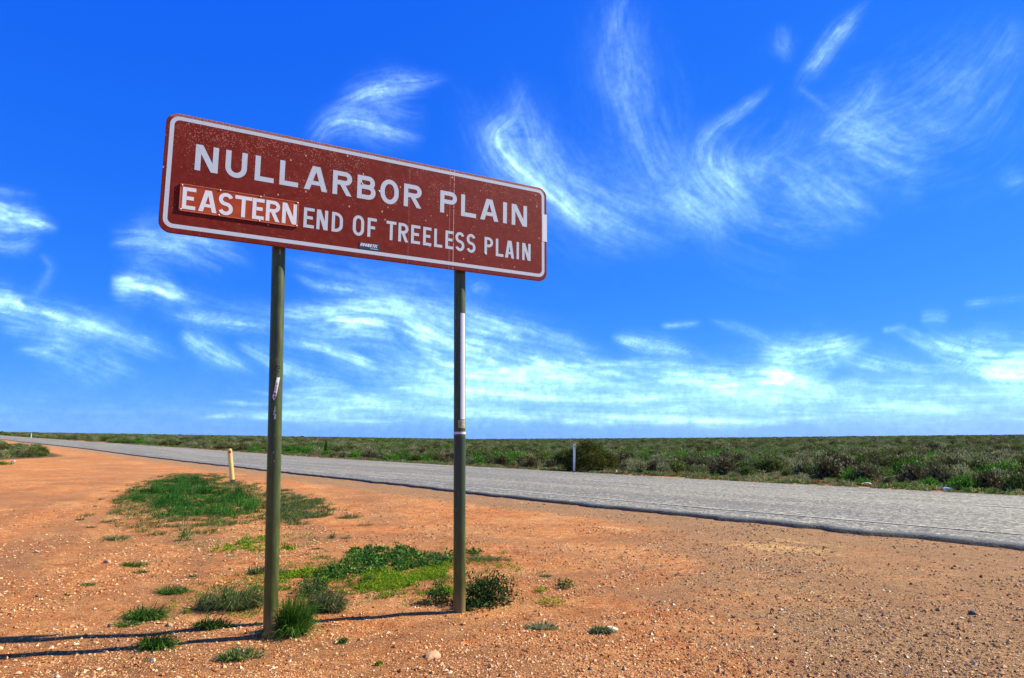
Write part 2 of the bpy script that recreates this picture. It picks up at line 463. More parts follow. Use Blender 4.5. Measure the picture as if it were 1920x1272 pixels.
# ------------------------------------------------------------------ setting: terrain
def terrain():
    r1 = np.linspace(.05, 3.4, 10)
    vv = np.linspace(2080 / 3.5, 2080 / 200., 320); r2 = 2080 / vv
    r3 = np.geomspace(203, 9000, 60)
    r = np.concatenate([r1, r2, r3])
    az = np.concatenate([np.arange(-180, -60, 4), np.arange(-60, -44, 1), np.arange(-44, 44, .22), np.arange(44, 60, 1), np.arange(60, 180, 4)])
    az = np.radians(az)
    A, Rr = np.meshgrid(az, r)
    X = np.sin(A) * Rr; Y = np.cos(A) * Rr
    Z = ground_h(X, Y)
    # the far ground must not hide the road: hold the sheet under it
    nr, na = X.shape
    V = np.stack([X, Y, Z], -1).reshape(-1, 3)
    V = np.vstack([V, [[0, 0, gz(0, 0.01)]]])
    i, j = np.meshgrid(np.arange(nr - 1), np.arange(na), indexing='ij'); j2 = (j + 1) % na
    Q = np.stack([i * na + j, i * na + j2, (i + 1) * na + j2, (i + 1) * na + j], -1)[..., ::-1].reshape(-1, 4)
    c = len(V) - 1
    T = np.stack([np.full(na, c), (np.arange(na) + 1) % na, np.arange(na)], -1)
    flat = np.concatenate([Q.ravel(), T.ravel()]); tot = np.concatenate([np.full(len(Q), 4), np.full(len(T), 3)])
    x, y = V[:, 0], V[:, 1]; e, n = en(x, y)
    ne, fe = near_edge(e), far_edge(e)
    # gravel: strip along the seal, the worn wheel area on the right, some at the left foreground
    strip = smooth(2.0, .5, np.abs(n - (ne - .75))) * 1.0
    right = smooth(-.6, 2.4, x - (.2 + .10 * (y - 4))) * smooth(.2, 1.2, ne - n) * .68
    right2 = smooth(1.6, 4.2, x) * smooth(7.5, 5.5, y) * .35
    left = smooth(-3.0, -6, x) * smooth(30, 9, y) * .26 + .30 * np.exp(-((n - 7.5) / 1.4) ** 2) * (x < 8)
    g = np.clip(np.maximum.reduce([strip, right + right2, left]), 0, 1)
    pale = np.zeros(len(x))
    for u, v, su, sv, a in ((1470, 1030, 1.1, .55, .95), (1510, 1018, 1.6, .3, .6), (1150, 990, .9, .3, .75), (1215, 1000, .5, .2, .5), (1570, 1100, 1.0, .12, .35), (1050, 978, 1.2, .2, .3), (120, 900, 3.5, 1.1, .3), (1700, 1120, 1.1, .2, .3), (430, 1250, .6, .3, .28), (560, 1060, .7, .4, .28)):
        px, py = spot(u, v); pe, pn = en(px, py)
        de, dn = e - pe, n - pn
        pale = np.maximum(pale, a * np.exp(-(de / su) ** 2 - (dn / sv) ** 2))
    scrub = smooth(.5, 2.2, n - fe)
    lb = spot(10, 872)
    scrub = np.maximum(scrub, smooth(0, 3, lb[0] - x - 3.5) * smooth(38, 44, y) * smooth(3.5, 6, ne - n))
    scrub = np.maximum(scrub, smooth(-12, -18, y))
    scrub = np.maximum(scrub, smooth(0, 6, -x - (.80 * np.abs(y) + 7)) * smooth(3.5, 6, ne - n))
    dist = smooth(60, 220, np.hypot(x, y))
    qq = (x + 4.5) * .94 + (y - 8) * .36 + (fbm(x * .3, y * .3, 88, 2) - .5) * 1.2
    tone = np.clip(smooth(.45, .75, fbm(x * .35 + y * .2, y * 1.1 - x * .5, 21, 4)) * .9 + .75 * np.exp(-((np.mod(qq, 1.9) - .75) / .28) ** 2) * smooth(-1.8, -3.6, x) * smooth(30, 14, y), 0, 1)
    me = np_mesh('ground', V, flat, tot, True, dict(gravel=g, pale=pale, scrub=scrub, distant=dist, tone=tone))
    o = obj('ground', me, M_soil); tag(o, 'flat red earth plain with stony gravel patches', kind='structure')
    return o
terrain()

# ------------------------------------------------------------------ road
ES = np.concatenate([np.linspace(-60, 0, 80), np.arange(.12, 45, .12), np.linspace(45.3, 150, 240), np.linspace(152, 700, 140)])
def road_h(x, y, lift=.06): return base_h(x, y) + lift
def build_road():
    ns = np.linspace(0, 1, 15)
    jag = (fbm(ES * 1.1, ES * 0, 31, 4) - .5) * .34 + (fbm(ES * 5, ES * 0, 33, 3) - .5) * .18
    jag = jag + (fbm(ES * 13, ES * 0, 37, 2) - .5) * .09 * (ES < 40)
    jag2 = (fbm(ES * 1.1, ES * 0 + 9, 35, 4) - .5) * .3
    a = near_edge(ES) + jag; b = far_edge(ES) + jag2
    rows, edge = [], []
    def row(nv, lift, ed):
        x, y = xy(ES, nv); rows.append(np.stack([x, y, base_h(x, y) + lift], -1)); edge.append(np.full(len(ES), ed))
    fe_ = np.interp(ES, [0, 12, 24, 60], [1, .8, .3, .12])
    row(a - .10, -.06, 1.); row(a - .02, -.005, 1.); row(a + .03 * fe_, .030, .9); row(a + .20 * fe_, .046, .6); row(a + .45 * fe_, .058, .0)
    for k in np.linspace(.08, .94, 9): row(a + (b - a) * k, .06 + .05 * math.sin(math.pi * k), 0.)
    row(b - .12, .05, .1); row(b, .03, .6); row(b + .1, -.06, 1.)
    V = np.array(rows); m, k, _ = V.shape
    i, j = np.meshgrid(np.arange(m - 1), np.arange(k - 1), indexing='ij')
    Q = np.stack([i * k + j, (i + 1) * k + j, (i + 1) * k + j + 1, i * k + j + 1], -1).reshape(-1, 4)
    me = np_mesh('road', V.reshape(-1, 3), Q.ravel(), np.full(len(Q), 4), True, dict(edge=np.array(edge).ravel()))
    o = obj('road', me, M_road); tag(o, 'long straight sealed highway of pale grey chip seal with a broken edge', kind='structure')
    def height(nv, e):
        aa = np.interp(e, ES, a); bb = np.interp(e, ES, b); k_ = np.clip((nv - aa) / (bb - aa), 0, 1)
        return np.interp(k_, [0, .04, .08] + list(np.linspace(.1875, .94, 8)) + [1], [.04, .058, .06 + .05 * math.sin(math.pi * .08)] + [.06 + .05 * math.sin(math.pi * t) for t in np.linspace(.1875, .94, 8)] + [.03])
    def stripe(name, e0, e1, nfun, w, label=None):
        e = ES[(ES >= e0) & (ES <= e1)]; e = np.concatenate([[e0], e, [e1]])
        R = []
        for s in (-w / 2, w / 2):
            nv = nfun(e) + s; x, y = xy(e, nv); R.append(np.stack([x, y, base_h(x, y) + height(nv, e) + .010], -1))
        V = np.array(R); k = len(e); j = np.arange(k - 1)
        Q = np.stack([j, k + j, k + j + 1, j + 1], -1)
        q = obj(name, np_mesh(name, V.reshape(-1, 3), Q.ravel(), np.full(len(Q), 4), True, dict(edge=np.zeros(2 * k))), M_line, o)
        if label: q['label'] = label
    stripe('edge_line', -55, 420, lambda e: near_edge(e) + 1.0 + .12 * smooth(15, 3, e), .12)
    stripe('edge_line', -55, 420, lambda e: far_edge(e) - .55, .12)
    e0 = 14.8
    for i in range(-5, 14):
        s = e0 + i * 12.3
        stripe('lane_dash', s, s + 3.0, lambda e: (near_edge(e) + far_edge(e)) / 2 + .45, .11)
build_road()

# ------------------------------------------------------------------ cirrus layer over the sky
def clouds():
    # painted in a flat chart whose axes are the photograph's; every point of the dome is looked up by its direction
    U0, U1, V0, V1, ST = -340, 2260, -420, 860, 2.0
    us = np.arange(U0, U1, ST); vs_ = np.arange(V0, V1, ST)
    D = np.zeros((len(vs_), len(us)))
    seed = [100]
    def wisp(pts, w, a, fl=.16, soft=1.0, cross=.0, tail=(.18, .3), lf=.012):
        """pts polyline, w half width (or list), a strength, fl fibre fineness across"""
        seed[0] += 7
        P = np.array(pts, float); low = P[:, 1].mean() > 545; high = P[:, 1].mean() < 470 and P[:, 0].mean() > 540
        if high: a *= .80; w = np.array(w) * 1.1; soft *= 1.15; tail = (.40, .45)
        if low: fl = fl * 1.5
        # resample with Catmull-Rom
        PP = np.vstack([2 * P[0] - P[1], P, 2 * P[-1] - P[-2]]); out = []
        for k in range(1, len(PP) - 2):
            for t in np.linspace(0, 1, 14, endpoint=False):
                p0, p1, p2, p3 = PP[k - 1], PP[k], PP[k + 1], PP[k + 2]
                out.append(.5 * ((2 * p1) + (p2 - p0) * t + (2 * p0 - 5 * p1 + 4 * p2 - p3) * t * t + (3 * p1 - p0 - 3 * p2 + p3) * t ** 3))
        out.append(P[-1]); C = np.array(out)
        seg = np.hypot(*np.diff(C, axis=0).T); S = np.concatenate([[0], np.cumsum(seg)]); L = S[-1]
        wid = np.interp(S / L, np.linspace(0, 1, len(w)), w) if hasattr(w, '__len__') else np.full(len(C), float(w))
        wid = wid * 1.12; W = wid.max() * 3.4
        a0 = max(0, int((C[:, 0].min() - W - U0) / ST)); a1 = min(len(us), int((C[:, 0].max() + W - U0) / ST) + 1)
        b0 = max(0, int((C[:, 1].min() - W - V0) / ST)); b1 = min(len(vs_), int((C[:, 1].max() + W - V0) / ST) + 1)
        if a1 <= a0 or b1 <= b0: return
        X, Y = np.meshgrid(us[a0:a1], vs_[b0:b1])
        wa = min(W * .5, 14. if low else 34.); wx = X + (fbm(X * .007, Y * .007, seed[0] + 1, 2) - .5) * wa; wy = Y + (fbm(X * .007, Y * .007, seed[0] + 2, 2) - .5) * wa
        best = np.full(X.shape, 1e9); s_ = np.zeros(X.shape); t_ = np.zeros(X.shape); ww = np.ones(X.shape)
        for k in range(len(C) - 1):
            d = C[k + 1] - C[k]; l2 = d @ d + 1e-9
            tt = ((wx - C[k, 0]) * d[0] + (wy - C[k, 1]) * d[1]) / l2
            if k > 0: tt = np.maximum(tt, 0)
            if k < len(C) - 2: tt = np.minimum(tt, 1)
            dx = wx - C[k, 0] - d[0] * tt; dy = wy - C[k, 1] - d[1] * tt
            dd = dx * dx + dy * dy; m = dd < best
            best = np.where(m, dd, best); s_ = np.where(m, S[k] + tt * math.sqrt(l2), s_)
            t_ = np.where(m, np.sign(dx * d[1] - dy * d[0]) * np.sqrt(dd), t_); ww = np.where(m, wid[k], ww)
        q = t_ / ww
        prof = np.exp(-np.abs(q) ** 1.5 * .95 / soft)
        f = s_ / L
        ends = smooth(-.10, tail[0], f) * smooth(1.12, 1 - tail[1], f)
        sh = s_ + cross * t_
        sh = sh + (fbm(X * .03, Y * .03, seed[0] + 8, 2) - .5) * 30
        fib = fbm(sh * lf, t_ * fl * 1.2 + sh * .004, seed[0] + 3, 4) * .55 + fbm(sh * lf * 4.0, t_ * fl * 3.6 + sh * .02, seed[0] + 4, 3) * .45
        fib = np.clip((fib - .26) / .46, 0, 1.2)
        patch = .35 + .9 * fbm(X * .013, Y * .02, seed[0] + 5, 3)
        cl = np.clip((fbm(sh * .014, t_ * .040 + sh * .003, seed[0] + 11, 5) - .32) / .34, 0, 1.25)
        D[b0:b1, a0:a1] += a * prof * ends * (fib ** 1.3 * .70 + .20) * (.34 + .80 * cl) * .80
    # upper middle
    wisp([(635, 192), (690, 168), (745, 156), (822, 141)], [12, 14, 6], 1.3, .2, 1, .8)
    wisp([(590, 262), (630, 232), (690, 232), (790, 262)], [14, 18, 10], 1.2, .16, 1, -.6)
    wisp([(700, 190), (760, 215), (800, 215)], 12, .35, .2)
    # the long hook right of the sign
    wisp([(985, 165), (962, 205), (928, 245), (955, 290), (1005, 335), (1055, 385), (1110, 422), (1160, 450)], [8, 13, 20, 17, 14, 14, 11], 1.6, .13, 1, .2, (.1, .15))
    wisp([(960, 140), (985, 200), (1000, 270), (1035, 330), (1100, 385), (1190, 428), (1260, 445)], [14, 24, 26, 22, 16], .55, .10, 1)
    wisp([(925, 225), (940, 250), (985, 250)], 12, .6, .2)
    wisp([(1040, 330), (1100, 350), (1180, 385), (1240, 395)], 16, .28, .12)
    # thin plumes high up
    wisp([(1168, -40), (1166, 60), (1176, 130), (1198, 200), (1212, 260)], [18, 26, 22, 12], .42, .09, 1.1)
    wisp([(1120, 60), (1150, 160), (1190, 260), (1230, 330)], 22, .14, .09)
    wisp([(1205, 250), (1235, 310), (1290, 370), (1335, 415), (1340, 455)], [16, 22, 24, 14], .42, .10)
    wisp([(1215, 375), (1270, 385), (1320, 405), (1345, 455)], [14, 20, 18, 8], .60, .14, 1, .5)
    wisp([(1440, 157), (1395, 198), (1345, 232), (1322, 262)], [4, 7, 7, 10], .75, .22)
    wisp([(1350, 225), (1318, 270), (1325, 315), (1368, 352), (1432, 405)], [10, 22, 30, 26, 12], .9, .12, 1, .35)
    wisp([(1385, 225), (1362, 290), (1385, 350), (1440, 385)], [14, 24, 24, 14], .35, .10)
    wisp([(1622, 5), (1578, 55), (1535, 112), (1498, 172)], [5, 10, 9, 7], .95, .16)
    wisp([(1490, 160), (1530, 190), (1566, 218)], 4, .2, .3)
    wisp([(1460, 40), (1468, 85), (1488, 125)], [8, 13, 6], .32, .14)
    wisp([(1665, 120), (1625, 180), (1570, 240), (1545, 290)], [8, 16, 20, 20], .42, .12)
    wisp([(1545, 262), (1610, 268), (1680, 280), (1760, 282)], [20, 36, 34, 16], .62, .08, 1.1, 1.3)
    wisp([(1910, 20), (1870, 120), (1820, 200), (1770, 250)], [26, 42, 40, 20], .30, .06, 1.1, .8)
    wisp([(1690, 190), (1750, 215), (1810, 235)], [18, 30, 16], .32, .10, 1, 1.1)
    wisp([(1400, 300), (1480, 318), (1560, 362), (1655, 410)], [14, 30, 34, 12], .52, .08, 1.05, .9)
    wisp([(1480, 350), (1560, 385), (1640, 402)], 18, .4, .14, 1, .8)
    wisp([(1880, 360), (1905, 340), (1935, 330)], 12, .38, .16)
    wisp([(1690, 350), (1740, 356)], 14, .22, .14)
    # faint veils that tie the upper plumes together
    for pts, w_, a_ in (([(930, 200), (1010, 300), (1120, 390), (1280, 440)], [30, 46, 46, 30], .30), ([(1150, 0), (1180, 160), (1240, 320), (1350, 440)], [30, 40, 40, 24], .26),
                        ([(1300, 250), (1350, 340), (1450, 400), (1600, 420)], [30, 52, 52, 30], .34), ([(1450, 330), (1560, 300), (1680, 260), (1800, 180), (1890, 60)], [34, 56, 60, 60, 36], .34),
                        ([(1500, 180), (1470, 260), (1400, 320), (1330, 330)], [16, 26, 30, 20], .22),
                        ([(1000, 330), (1120, 350), (1260, 390), (1420, 400)], [20, 34, 34, 22], .24), ([(860, 160), (900, 240), (940, 320), (1040, 400)], [18, 26, 26, 18], .2)):
        wisp(pts, w_, a_ * .85, .10, 1.2, .4)
    # left side
    wisp([(-60, 385), (0, 402), (45, 412), (98, 428)], [14, 16, 13, 7], 2.0, .12)
    wisp([(-40, 455), (20, 460), (60, 440)], 16, .35, .12)
    wisp([(-20, 356), (30, 362), (70, 366)], 6, .35, .2)
    wisp([(225, 460), (290, 455), (360, 470), (460, 494)], [18, 26, 20, 10], .72, .12, 1, .9)
    wisp([(255, 430), (310, 440), (370, 455)], 14, .4, .15, 1, .9)
    wisp([(205, 528), (250, 535), (300, 545), (345, 560)], [12, 17, 13, 7], 2.0, .12)
    wisp([(300, 575), (370, 596), (440, 604), (560, 612)], [8, 11, 9, 6], .85, .2)
    wisp([(330, 560), (420, 580), (500, 585)], 14, .35, .12)
    wisp([(-80, 560), (0, 566), (70, 582), (135, 600), (200, 618)], [16, 17, 14, 11], 2.0, .12)
    wisp([(140, 605), (210, 625), (265, 645), (335, 672)], [12, 18, 14, 6], .95, .14, 1, .5)
    wisp([(0, 612), (90, 625), (190, 635)], 12, .35, .12)
    wisp([(40, 655), (110, 655), (170, 672), (250, 705)], [10, 24, 22, 8], .70, .11, 1, .7)
    wisp([(348, 628), (378, 650), (420, 676), (478, 700)], [9, 14, 10, 5], 1.1, .18)
    wisp([(452, 648), (490, 668), (545, 690), (640, 708)], [9, 13, 12, 8], .75, .18)
    wisp([(80, 480), (95, 510), (60, 560)], 8, .16, .2)
    wisp([(560, 520), (610, 540), (700, 552), (780, 572)], [5, 9, 9, 6], .75, .22)
    # the big mass behind the posts
    wisp([(520, 590), (620, 600), (740, 608), (850, 640), (980, 668), (1100, 690), (1230, 712)], [12, 22, 32, 36, 30, 18, 7], 1.75, .07, 1.1, .3)
    wisp([(530, 640), (640, 662), (760, 690), (880, 700), (1000, 712), (1160, 722)], [9, 14, 17, 18, 14, 8], 1.3, .10)
    wisp([(660, 568), (740, 578), (840, 582), (950, 612), (1090, 650)], [8, 16, 18, 14, 7], .75, .14)
    wisp([(560, 480), (640, 500), (760, 520), (900, 560)], [12, 26, 26, 14], .22, .10)
    wisp([(610, 742), (720, 752), (860, 762), (960, 766)], [8, 16, 16, 8], .80, .14)
    wisp([(540, 770), (600, 772), (680, 776)], 5, .35, .2)
    wisp([(885, 545), (900, 538), (918, 548)], 9, .4, .2, 1, .8)
    wisp([(540, 700), (660, 712), (800, 720), (960, 730)], 18, .32, .12)
    # right band
    wisp([(1155, 632), (1215, 650), (1265, 655), (1320, 665)], [8, 13, 13, 7], .75, .18)
    wisp([(1170, 678), (1225, 682), (1300, 690)], [7, 10, 6], .6, .2)
    wisp([(1235, 712), (1330, 712), (1440, 706), (1560, 728)], [10, 19, 21, 10], 2.2, .11)
    wisp([(1340, 605), (1400, 622), (1460, 652), (1510, 668)], [5, 8, 12, 12], .45, .2)
    wisp([(1425, 662), (1500, 668), (1560, 658), (1618, 640)], [12, 19, 19, 9], 1.9, .12, 1, -.3)
    wisp([(1560, 655), (1640, 680), (1720, 694), (1790, 690)], [10, 16, 14, 8], .75, .16)
    wisp([(1705, 628), (1770, 655), (1850, 672), (1960, 668), (2100, 660)], [8, 19, 25, 25, 16], 1.9, .11)
    wisp([(1780, 640), (1850, 628), (1900, 640)], 10, .4, .18)
    wisp([(1820, 695), (1880, 706), (1960, 708), (2060, 712)], [8, 14, 16, 10], 2.4, .14)
    wisp([(1240, 613), (1275, 611), (1312, 606)], 4, .5, .3)
    wisp([(1655, 620), (1700, 612)], 4, .4, .3)
    wisp([(1730, 592), (1752, 590), (1778, 594)], 10, .6, .2)
    wisp([(1810, 573), (1860, 566), (1925, 560)], 5, .35, .3)
    wisp([(1570, 722), (1600, 716), (1630, 722)], 8, .6, .25)
    # low veil
    for k in range(26):
        u_ = rng.uniform(560, 1900); v_ = rng.uniform(690, 800); L_ = rng.uniform(120, 420); sl = rng.uniform(-.04, .05)
        wisp([(u_ - L_ / 2, v_ - sl * L_), (u_, v_), (u_ + L_ / 2, v_ + sl * L_)], [3, rng.uniform(4, 9), 3], rng.uniform(.35, .8), .3, 1, .2)
    for vv, a, w in ((733, .42, 8), (748, .50, 7), (770, .40, 8), (790, .25, 8)):
        wisp([(560, vv + 8), (900, vv), (1300, vv), (1700, vv - 4), (2250, vv - 6)], w, a, .2, 1.4, .2, (.2, .05), .006)
    wisp([(640, 765), (1100, 758), (1600, 758), (2250, 755)], 34, .24, .05, 1.5, 0, (.25, .02), .004)
    wisp([(-300, 760), (0, 765), (300, 775), (600, 770)], 26, .10, .06, 1.5, 0, (.1, .1), .004)
    wisp([(820, 700), (1100, 725), (1500, 740), (1900, 735), (2250, 730)], 20, .40, .10, 1.3, .3, (.2, .02), .006)

    # dome grid
    az = np.concatenate([np.arange(-180, -52, 3.), np.arange(-52, -38, .7), np.arange(-38, 38, .105), np.arange(38, 52, .7), np.arange(52, 180, 3.)])
    el = np.concatenate([np.arange(-.6, 36, .105), np.arange(36, 60, 1.), np.arange(60, 90, 3.)])
    A, E = np.meshgrid(np.radians(az), np.radians(el))
    dx = np.cos(E) * np.sin(A); dy = np.cos(E) * np.cos(A); dz = np.sin(E)
    fw = dy * F_[1] + dz * F_[2]; upc = dy * U_[1] + dz * U_[2]
    ok = fw > .3
    u = 960 + 1300 * dx / np.where(ok, fw, 1); v = 636 - 1300 * upc / np.where(ok, fw, 1)
    fu = (u - U0) / ST; fv = (v - V0) / ST
    inside = ok & (fu > 1) & (fu < len(us) - 3) & (fv > 1) & (fv < len(vs_) - 3)
    iu = np.clip(np.floor(fu), 0, len(us) - 2).astype(int); iv = np.clip(np.floor(fv), 0, len(vs_) - 2).astype(int)
    tu = np.clip(fu - iu, 0, 1); tv = np.clip(fv - iv, 0, 1)
    den = (D[iv, iu] * (1 - tu) + D[iv, iu + 1] * tu) * (1 - tv) + (D[iv + 1, iu] * (1 - tu) + D[iv + 1, iu + 1] * tu) * tv
    # beyond the chart: the same sort of streaks from noise on a flat layer
    hx = dx / (dz + .12); hy = dy / (dz + .12)
    gen = np.clip(fbm(hx * 1.1 + hy * .6, hy * 2.4 - hx, 77, 5) - .5, 0, 1) * 2.2 * smooth(-.02, .05, dz)
    edge = np.minimum(np.minimum(fu, len(us) - fu), np.minimum(fv, len(vs_) * 2)) * ST
    w = np.where(inside, smooth(0, 220, edge), 0)
    den = den * w + gen * (1 - w)
    den = den * (smooth(-.012, .02, dz) * .9 + .1) + .10 * np.exp(-np.clip(dz, 0, 1) / .055)  # last term paints a pale horizon haze into the cloud layer
    Rd = 12000.0
    V = np.stack([dx * Rd, dy * Rd, dz * Rd], -1)
    m, k = A.shape
    i, j = np.meshgrid(np.arange(m - 1), np.arange(k), indexing='ij'); j2 = (j + 1) % k
    Q = np.stack([i * k + j, (i + 1) * k + j, (i + 1) * k + j2, i * k + j2], -1).reshape(-1, 4)
    me = np_mesh('sky_clouds', V.reshape(-1, 3), Q.ravel(), np.full(len(Q), 4), True, dict(cirrus_amount=np.clip(den, 0, 2.5).ravel()))
    t = NT('cirrus'); t.n.remove(t.b)
    d = t.attr('cirrus_amount')
    fine = t.ramp(t.noise(.007, 7, .72), [(.32, 0.), (.68, 1.)])
    d = t.math('MULTIPLY', d, t.math('ADD', .66, t.math('MULTIPLY', fine, .62)))
    em = t.n.new('ShaderNodeEmission'); t.set(em.inputs[0], (.33, .50, .34, 1)); t.l.new(d, em.inputs[1])
    tr = t.n.new('ShaderNodeBsdfTransparent'); ad = t.n.new('ShaderNodeAddShader')
    t.l.new(em.outputs[0], ad.inputs[0]); t.l.new(tr.outputs[0], ad.inputs[1]); t.l.new(ad.outputs[0], t.out.inputs[0])
    t.m.cycles.emission_sampling = 'NONE'
    o = obj('sky_clouds', me, t.m); tag(o, 'thin white cirrus wisps high over the plain', kind='structure')
clouds()

# ------------------------------------------------------------------ lettering
def clip_poly(P, axis, val, keep_less):
    out = []
    for i in range(len(P)):
        a, b = P[i], P[(i + 1) % len(P)]
        ia = (a[axis] <= val) if keep_less else (a[axis] >= val); ib = (b[axis] <= val) if keep_less else (b[axis] >= val)
        if ia: out.append(a)
        if ia != ib:
            t = (val - a[axis]) / (b[axis] - a[axis]); out.append((a[0] + (b[0] - a[0]) * t, a[1] + (b[1] - a[1]) * t))
    return out

def ribbon(P, s, closed=False):
    P = [np.array(p, float) for p in P]; n = len(P); L, R = [], []
    for i in range(n):
        if closed: d0 = P[i] - P[i - 1]; d1 = P[(i + 1) % n] - P[i]
        else:
            d0 = P[i] - P[max(i - 1, 0)] if i else P[1] - P[0]; d1 = P[i + 1] - P[i] if i < n - 1 else d0
        d0 = d0 / np.linalg.norm(d0); d1 = d1 / np.linalg.norm(d1)
        n0 = np.array([-d0[1], d0[0]]); n1 = np.array([-d1[1], d1[0]]); m = n0 + n1; m = m / max(1e-6, m @ m) * 2
        if np.linalg.norm(m) > 1.8: m = m / np.linalg.norm(m) * 1.4
        L.append(P[i] + m * s / 2); R.append(P[i] - m * s / 2)
    r = range(n) if closed else range(n - 1)
    return [[tuple(R[i]), tuple(R[(i + 1) % n]), tuple(L[(i + 1) % n]), tuple(L[i])] for i in r]

def arc(cx, cy, rx, ry, a0, a1, n=10):
    return [(cx + rx * math.cos(RAD(a0 + (a1 - a0) * i / n)), cy + ry * math.sin(RAD(a0 + (a1 - a0) * i / n))) for i in range(n + 1)]

def glyph(ch, W, H, s):
    """list of layers, each a list of convex polygons in a W x H box, stroke s"""
    h = s / 2; L = []
    def rect(x0, y0, x1, y1): L.append([[(x0, y0), (x1, y0), (x1, y1), (x0, y1)]])
    def rib(P, closed=False, ss=None): L.append(ribbon(P, ss or s, closed))
    def diag(x0, y0, x1, y1, ss):   # slanted bar with level ends; ss is its level width
        L.append([[(x0 - ss / 2, y0), (x0 + ss / 2, y0), (x1 + ss / 2, y1), (x1 - ss / 2, y1)]])
    if ch == 'L': rect(0, 0, s, H); rect(s, 0, W, s)
    elif ch == 'I': rect(0, 0, W, H)
    elif ch == 'T': rect(0, H - s, W, H); rect(W / 2 - h, 0, W / 2 + h, H - s)
    elif ch == 'E': rect(0, 0, s, H); rect(s, 0, W, s); rect(s, H - s, W, H); rect(s, H * .51 - h, W * .86, H * .51 + h)
    elif ch == 'F': rect(0, 0, s, H); rect(s, H - s, W, H); rect(s, H * .50 - h, W * .84, H * .50 + h)
    elif ch == 'H': rect(0, 0, s, H); rect(W - s, 0, W, H); rect(s, H / 2 - h, W - s, H / 2 + h)
    elif ch == 'N': rect(0, 0, s, H); rect(W - s, 0, W, H); diag(W - s * .62, 0, s * .62, H, s * 1.24)
    elif ch == 'A':
        diag(s * .6, 0, W / 2 - s * .22, H, s * 1.15); diag(W - s * .6, 0, W / 2 + s * .22, H, s * 1.15)
        rect(W * .25, H * .22, W * .75, H * .22 + s * .88)
    elif ch == 'U':
        r = (W - s) / 2; rib([(h, H), (h, r * 1.05 + h)] + arc(W / 2, r * 1.05 + h, r, r * 1.05, 180, 360, 14)[1:] + [(W - h, H)])
    elif ch == 'O':
        rx = (W - s) / 2; ry = min(rx * 1.28, (H - s) / 2); b = (H - s) / 2 - ry
        P = arc(W / 2, H / 2 + b, rx, ry, 0, 180, 14) + arc(W / 2, H / 2 - b, rx, ry, 180, 360, 14)
        Q = [P[0]]
        for p in P[1:]:
            if abs(p[0] - Q[-1][0]) + abs(p[1] - Q[-1][1]) > 1e-5: Q.append(p)
        if abs(Q[0][0] - Q[-1][0]) + abs(Q[0][1] - Q[-1][1]) < 1e-5: Q.pop()
        rib(Q, True)
    elif ch == 'C':
        rx = (W - s) / 2; ry = (H - s) / 2; rib(arc(W / 2, H / 2, rx, ry, 45, 315, 18))
    elif ch == 'D':
        rect(0, 0, s, H); r = (H - s) / 2; rx = min(W - s, r) * .75
        rib([(s, H - h), (W - h - rx, H - h)] + arc(W - h - rx, H / 2 + r * .35, rx, r * .65, 90, 0, 8)[1:] + arc(W - h - rx, H / 2 - r * .35, rx, r * .65, 0, -90, 8) + [(s, h)])
    elif ch in 'PR':
        rect(0, 0, s, H); y1 = H * .43; r = (H - h - y1 - h) / 2; cy = (H - h + y1 + h) / 2; rx = r * 1.0
        rib([(s, H - h), (W - h - rx, H - h)] + arc(W - h - rx, cy, rx, r, 90, -90, 12)[1:] + [(s, y1 + h)])
        if ch == 'R': diag(W - s * .56, 0, W * .50, y1 + h * .3, s * 1.12)
    elif ch == 'B':
        rect(0, 0, s, H); m = H * .53; r = (H - h - m) / 2; r2 = (m - h) / 2; W1 = W * .95
        rib([(s, H - h), (W1 - h - r, H - h)] + arc(W1 - h - r, (H - h + m) / 2, r, r, 90, -90, 10)[1:] + [(s, m)])
        rib([(s, m), (W - h - r2, m)] + arc(W - h - r2, (m + h) / 2, r2, r2, 90, -90, 10)[1:] + [(s, h)])
    elif ch == 'S':
        rx = (W - s) / 2; r1 = (H - s) / 4
        P = arc(W / 2, H - h - r1, rx, r1, 20, 180, 12) + arc(W / 2, H - h - r1, rx, r1, 180, 245, 4)[1:] 
        Q = arc(W / 2, h + r1, rx, r1, 65, 0, 4) + arc(W / 2, h + r1, rx, r1, 0, -160, 12)[1:]
        rib(P + Q)
    elif ch == 'M': rect(0, 0, s, H); rect(W - s, 0, W, H); diag(W / 2, H * .25, s * .6, H, s); diag(W / 2, H * .25, W - s * .6, H, s)
    elif ch == 'W': diag(W * .25, 0, h, H, s); diag(W * .25, 0, W / 2, H * .8, s); diag(W * .75, 0, W / 2, H * .8, s); diag(W * .75, 0, W - h, H, s)
    out = []
    for lay in L:
        l2 = []
        for P in lay:
            for ax, val, k in ((1, 0, 0), (1, H, 1)): 
                if len(P) > 2: P = clip_poly(P, ax, val, k)
            if len(P) > 2: l2.append(P)
        out.append(l2)
    return out

def letter_mesh(ch, W, H, s, place, lift=.0009, step=.00009):
    """place(x, z, out) -> local 3D point"""
    m = MB()
    for k, lay in enumerate(glyph(ch, W, H, s)):
        for P in lay: m.add([place(a, b, lift + step * k) for a, b in P], [tuple(range(len(P)))])
    return m.mesh('letter')

def rrect(x0, x1, z0, z1, r, n=8):
    P = []
    for cx, cz, a in ((x1 - r, z1 - r, 0), (x0 + r, z1 - r, 90), (x0 + r, z0 + r, 180), (x1 - r, z0 + r, 270)):
        P += arc(cx, cz, r, r, a, a + 90, n)
    return P

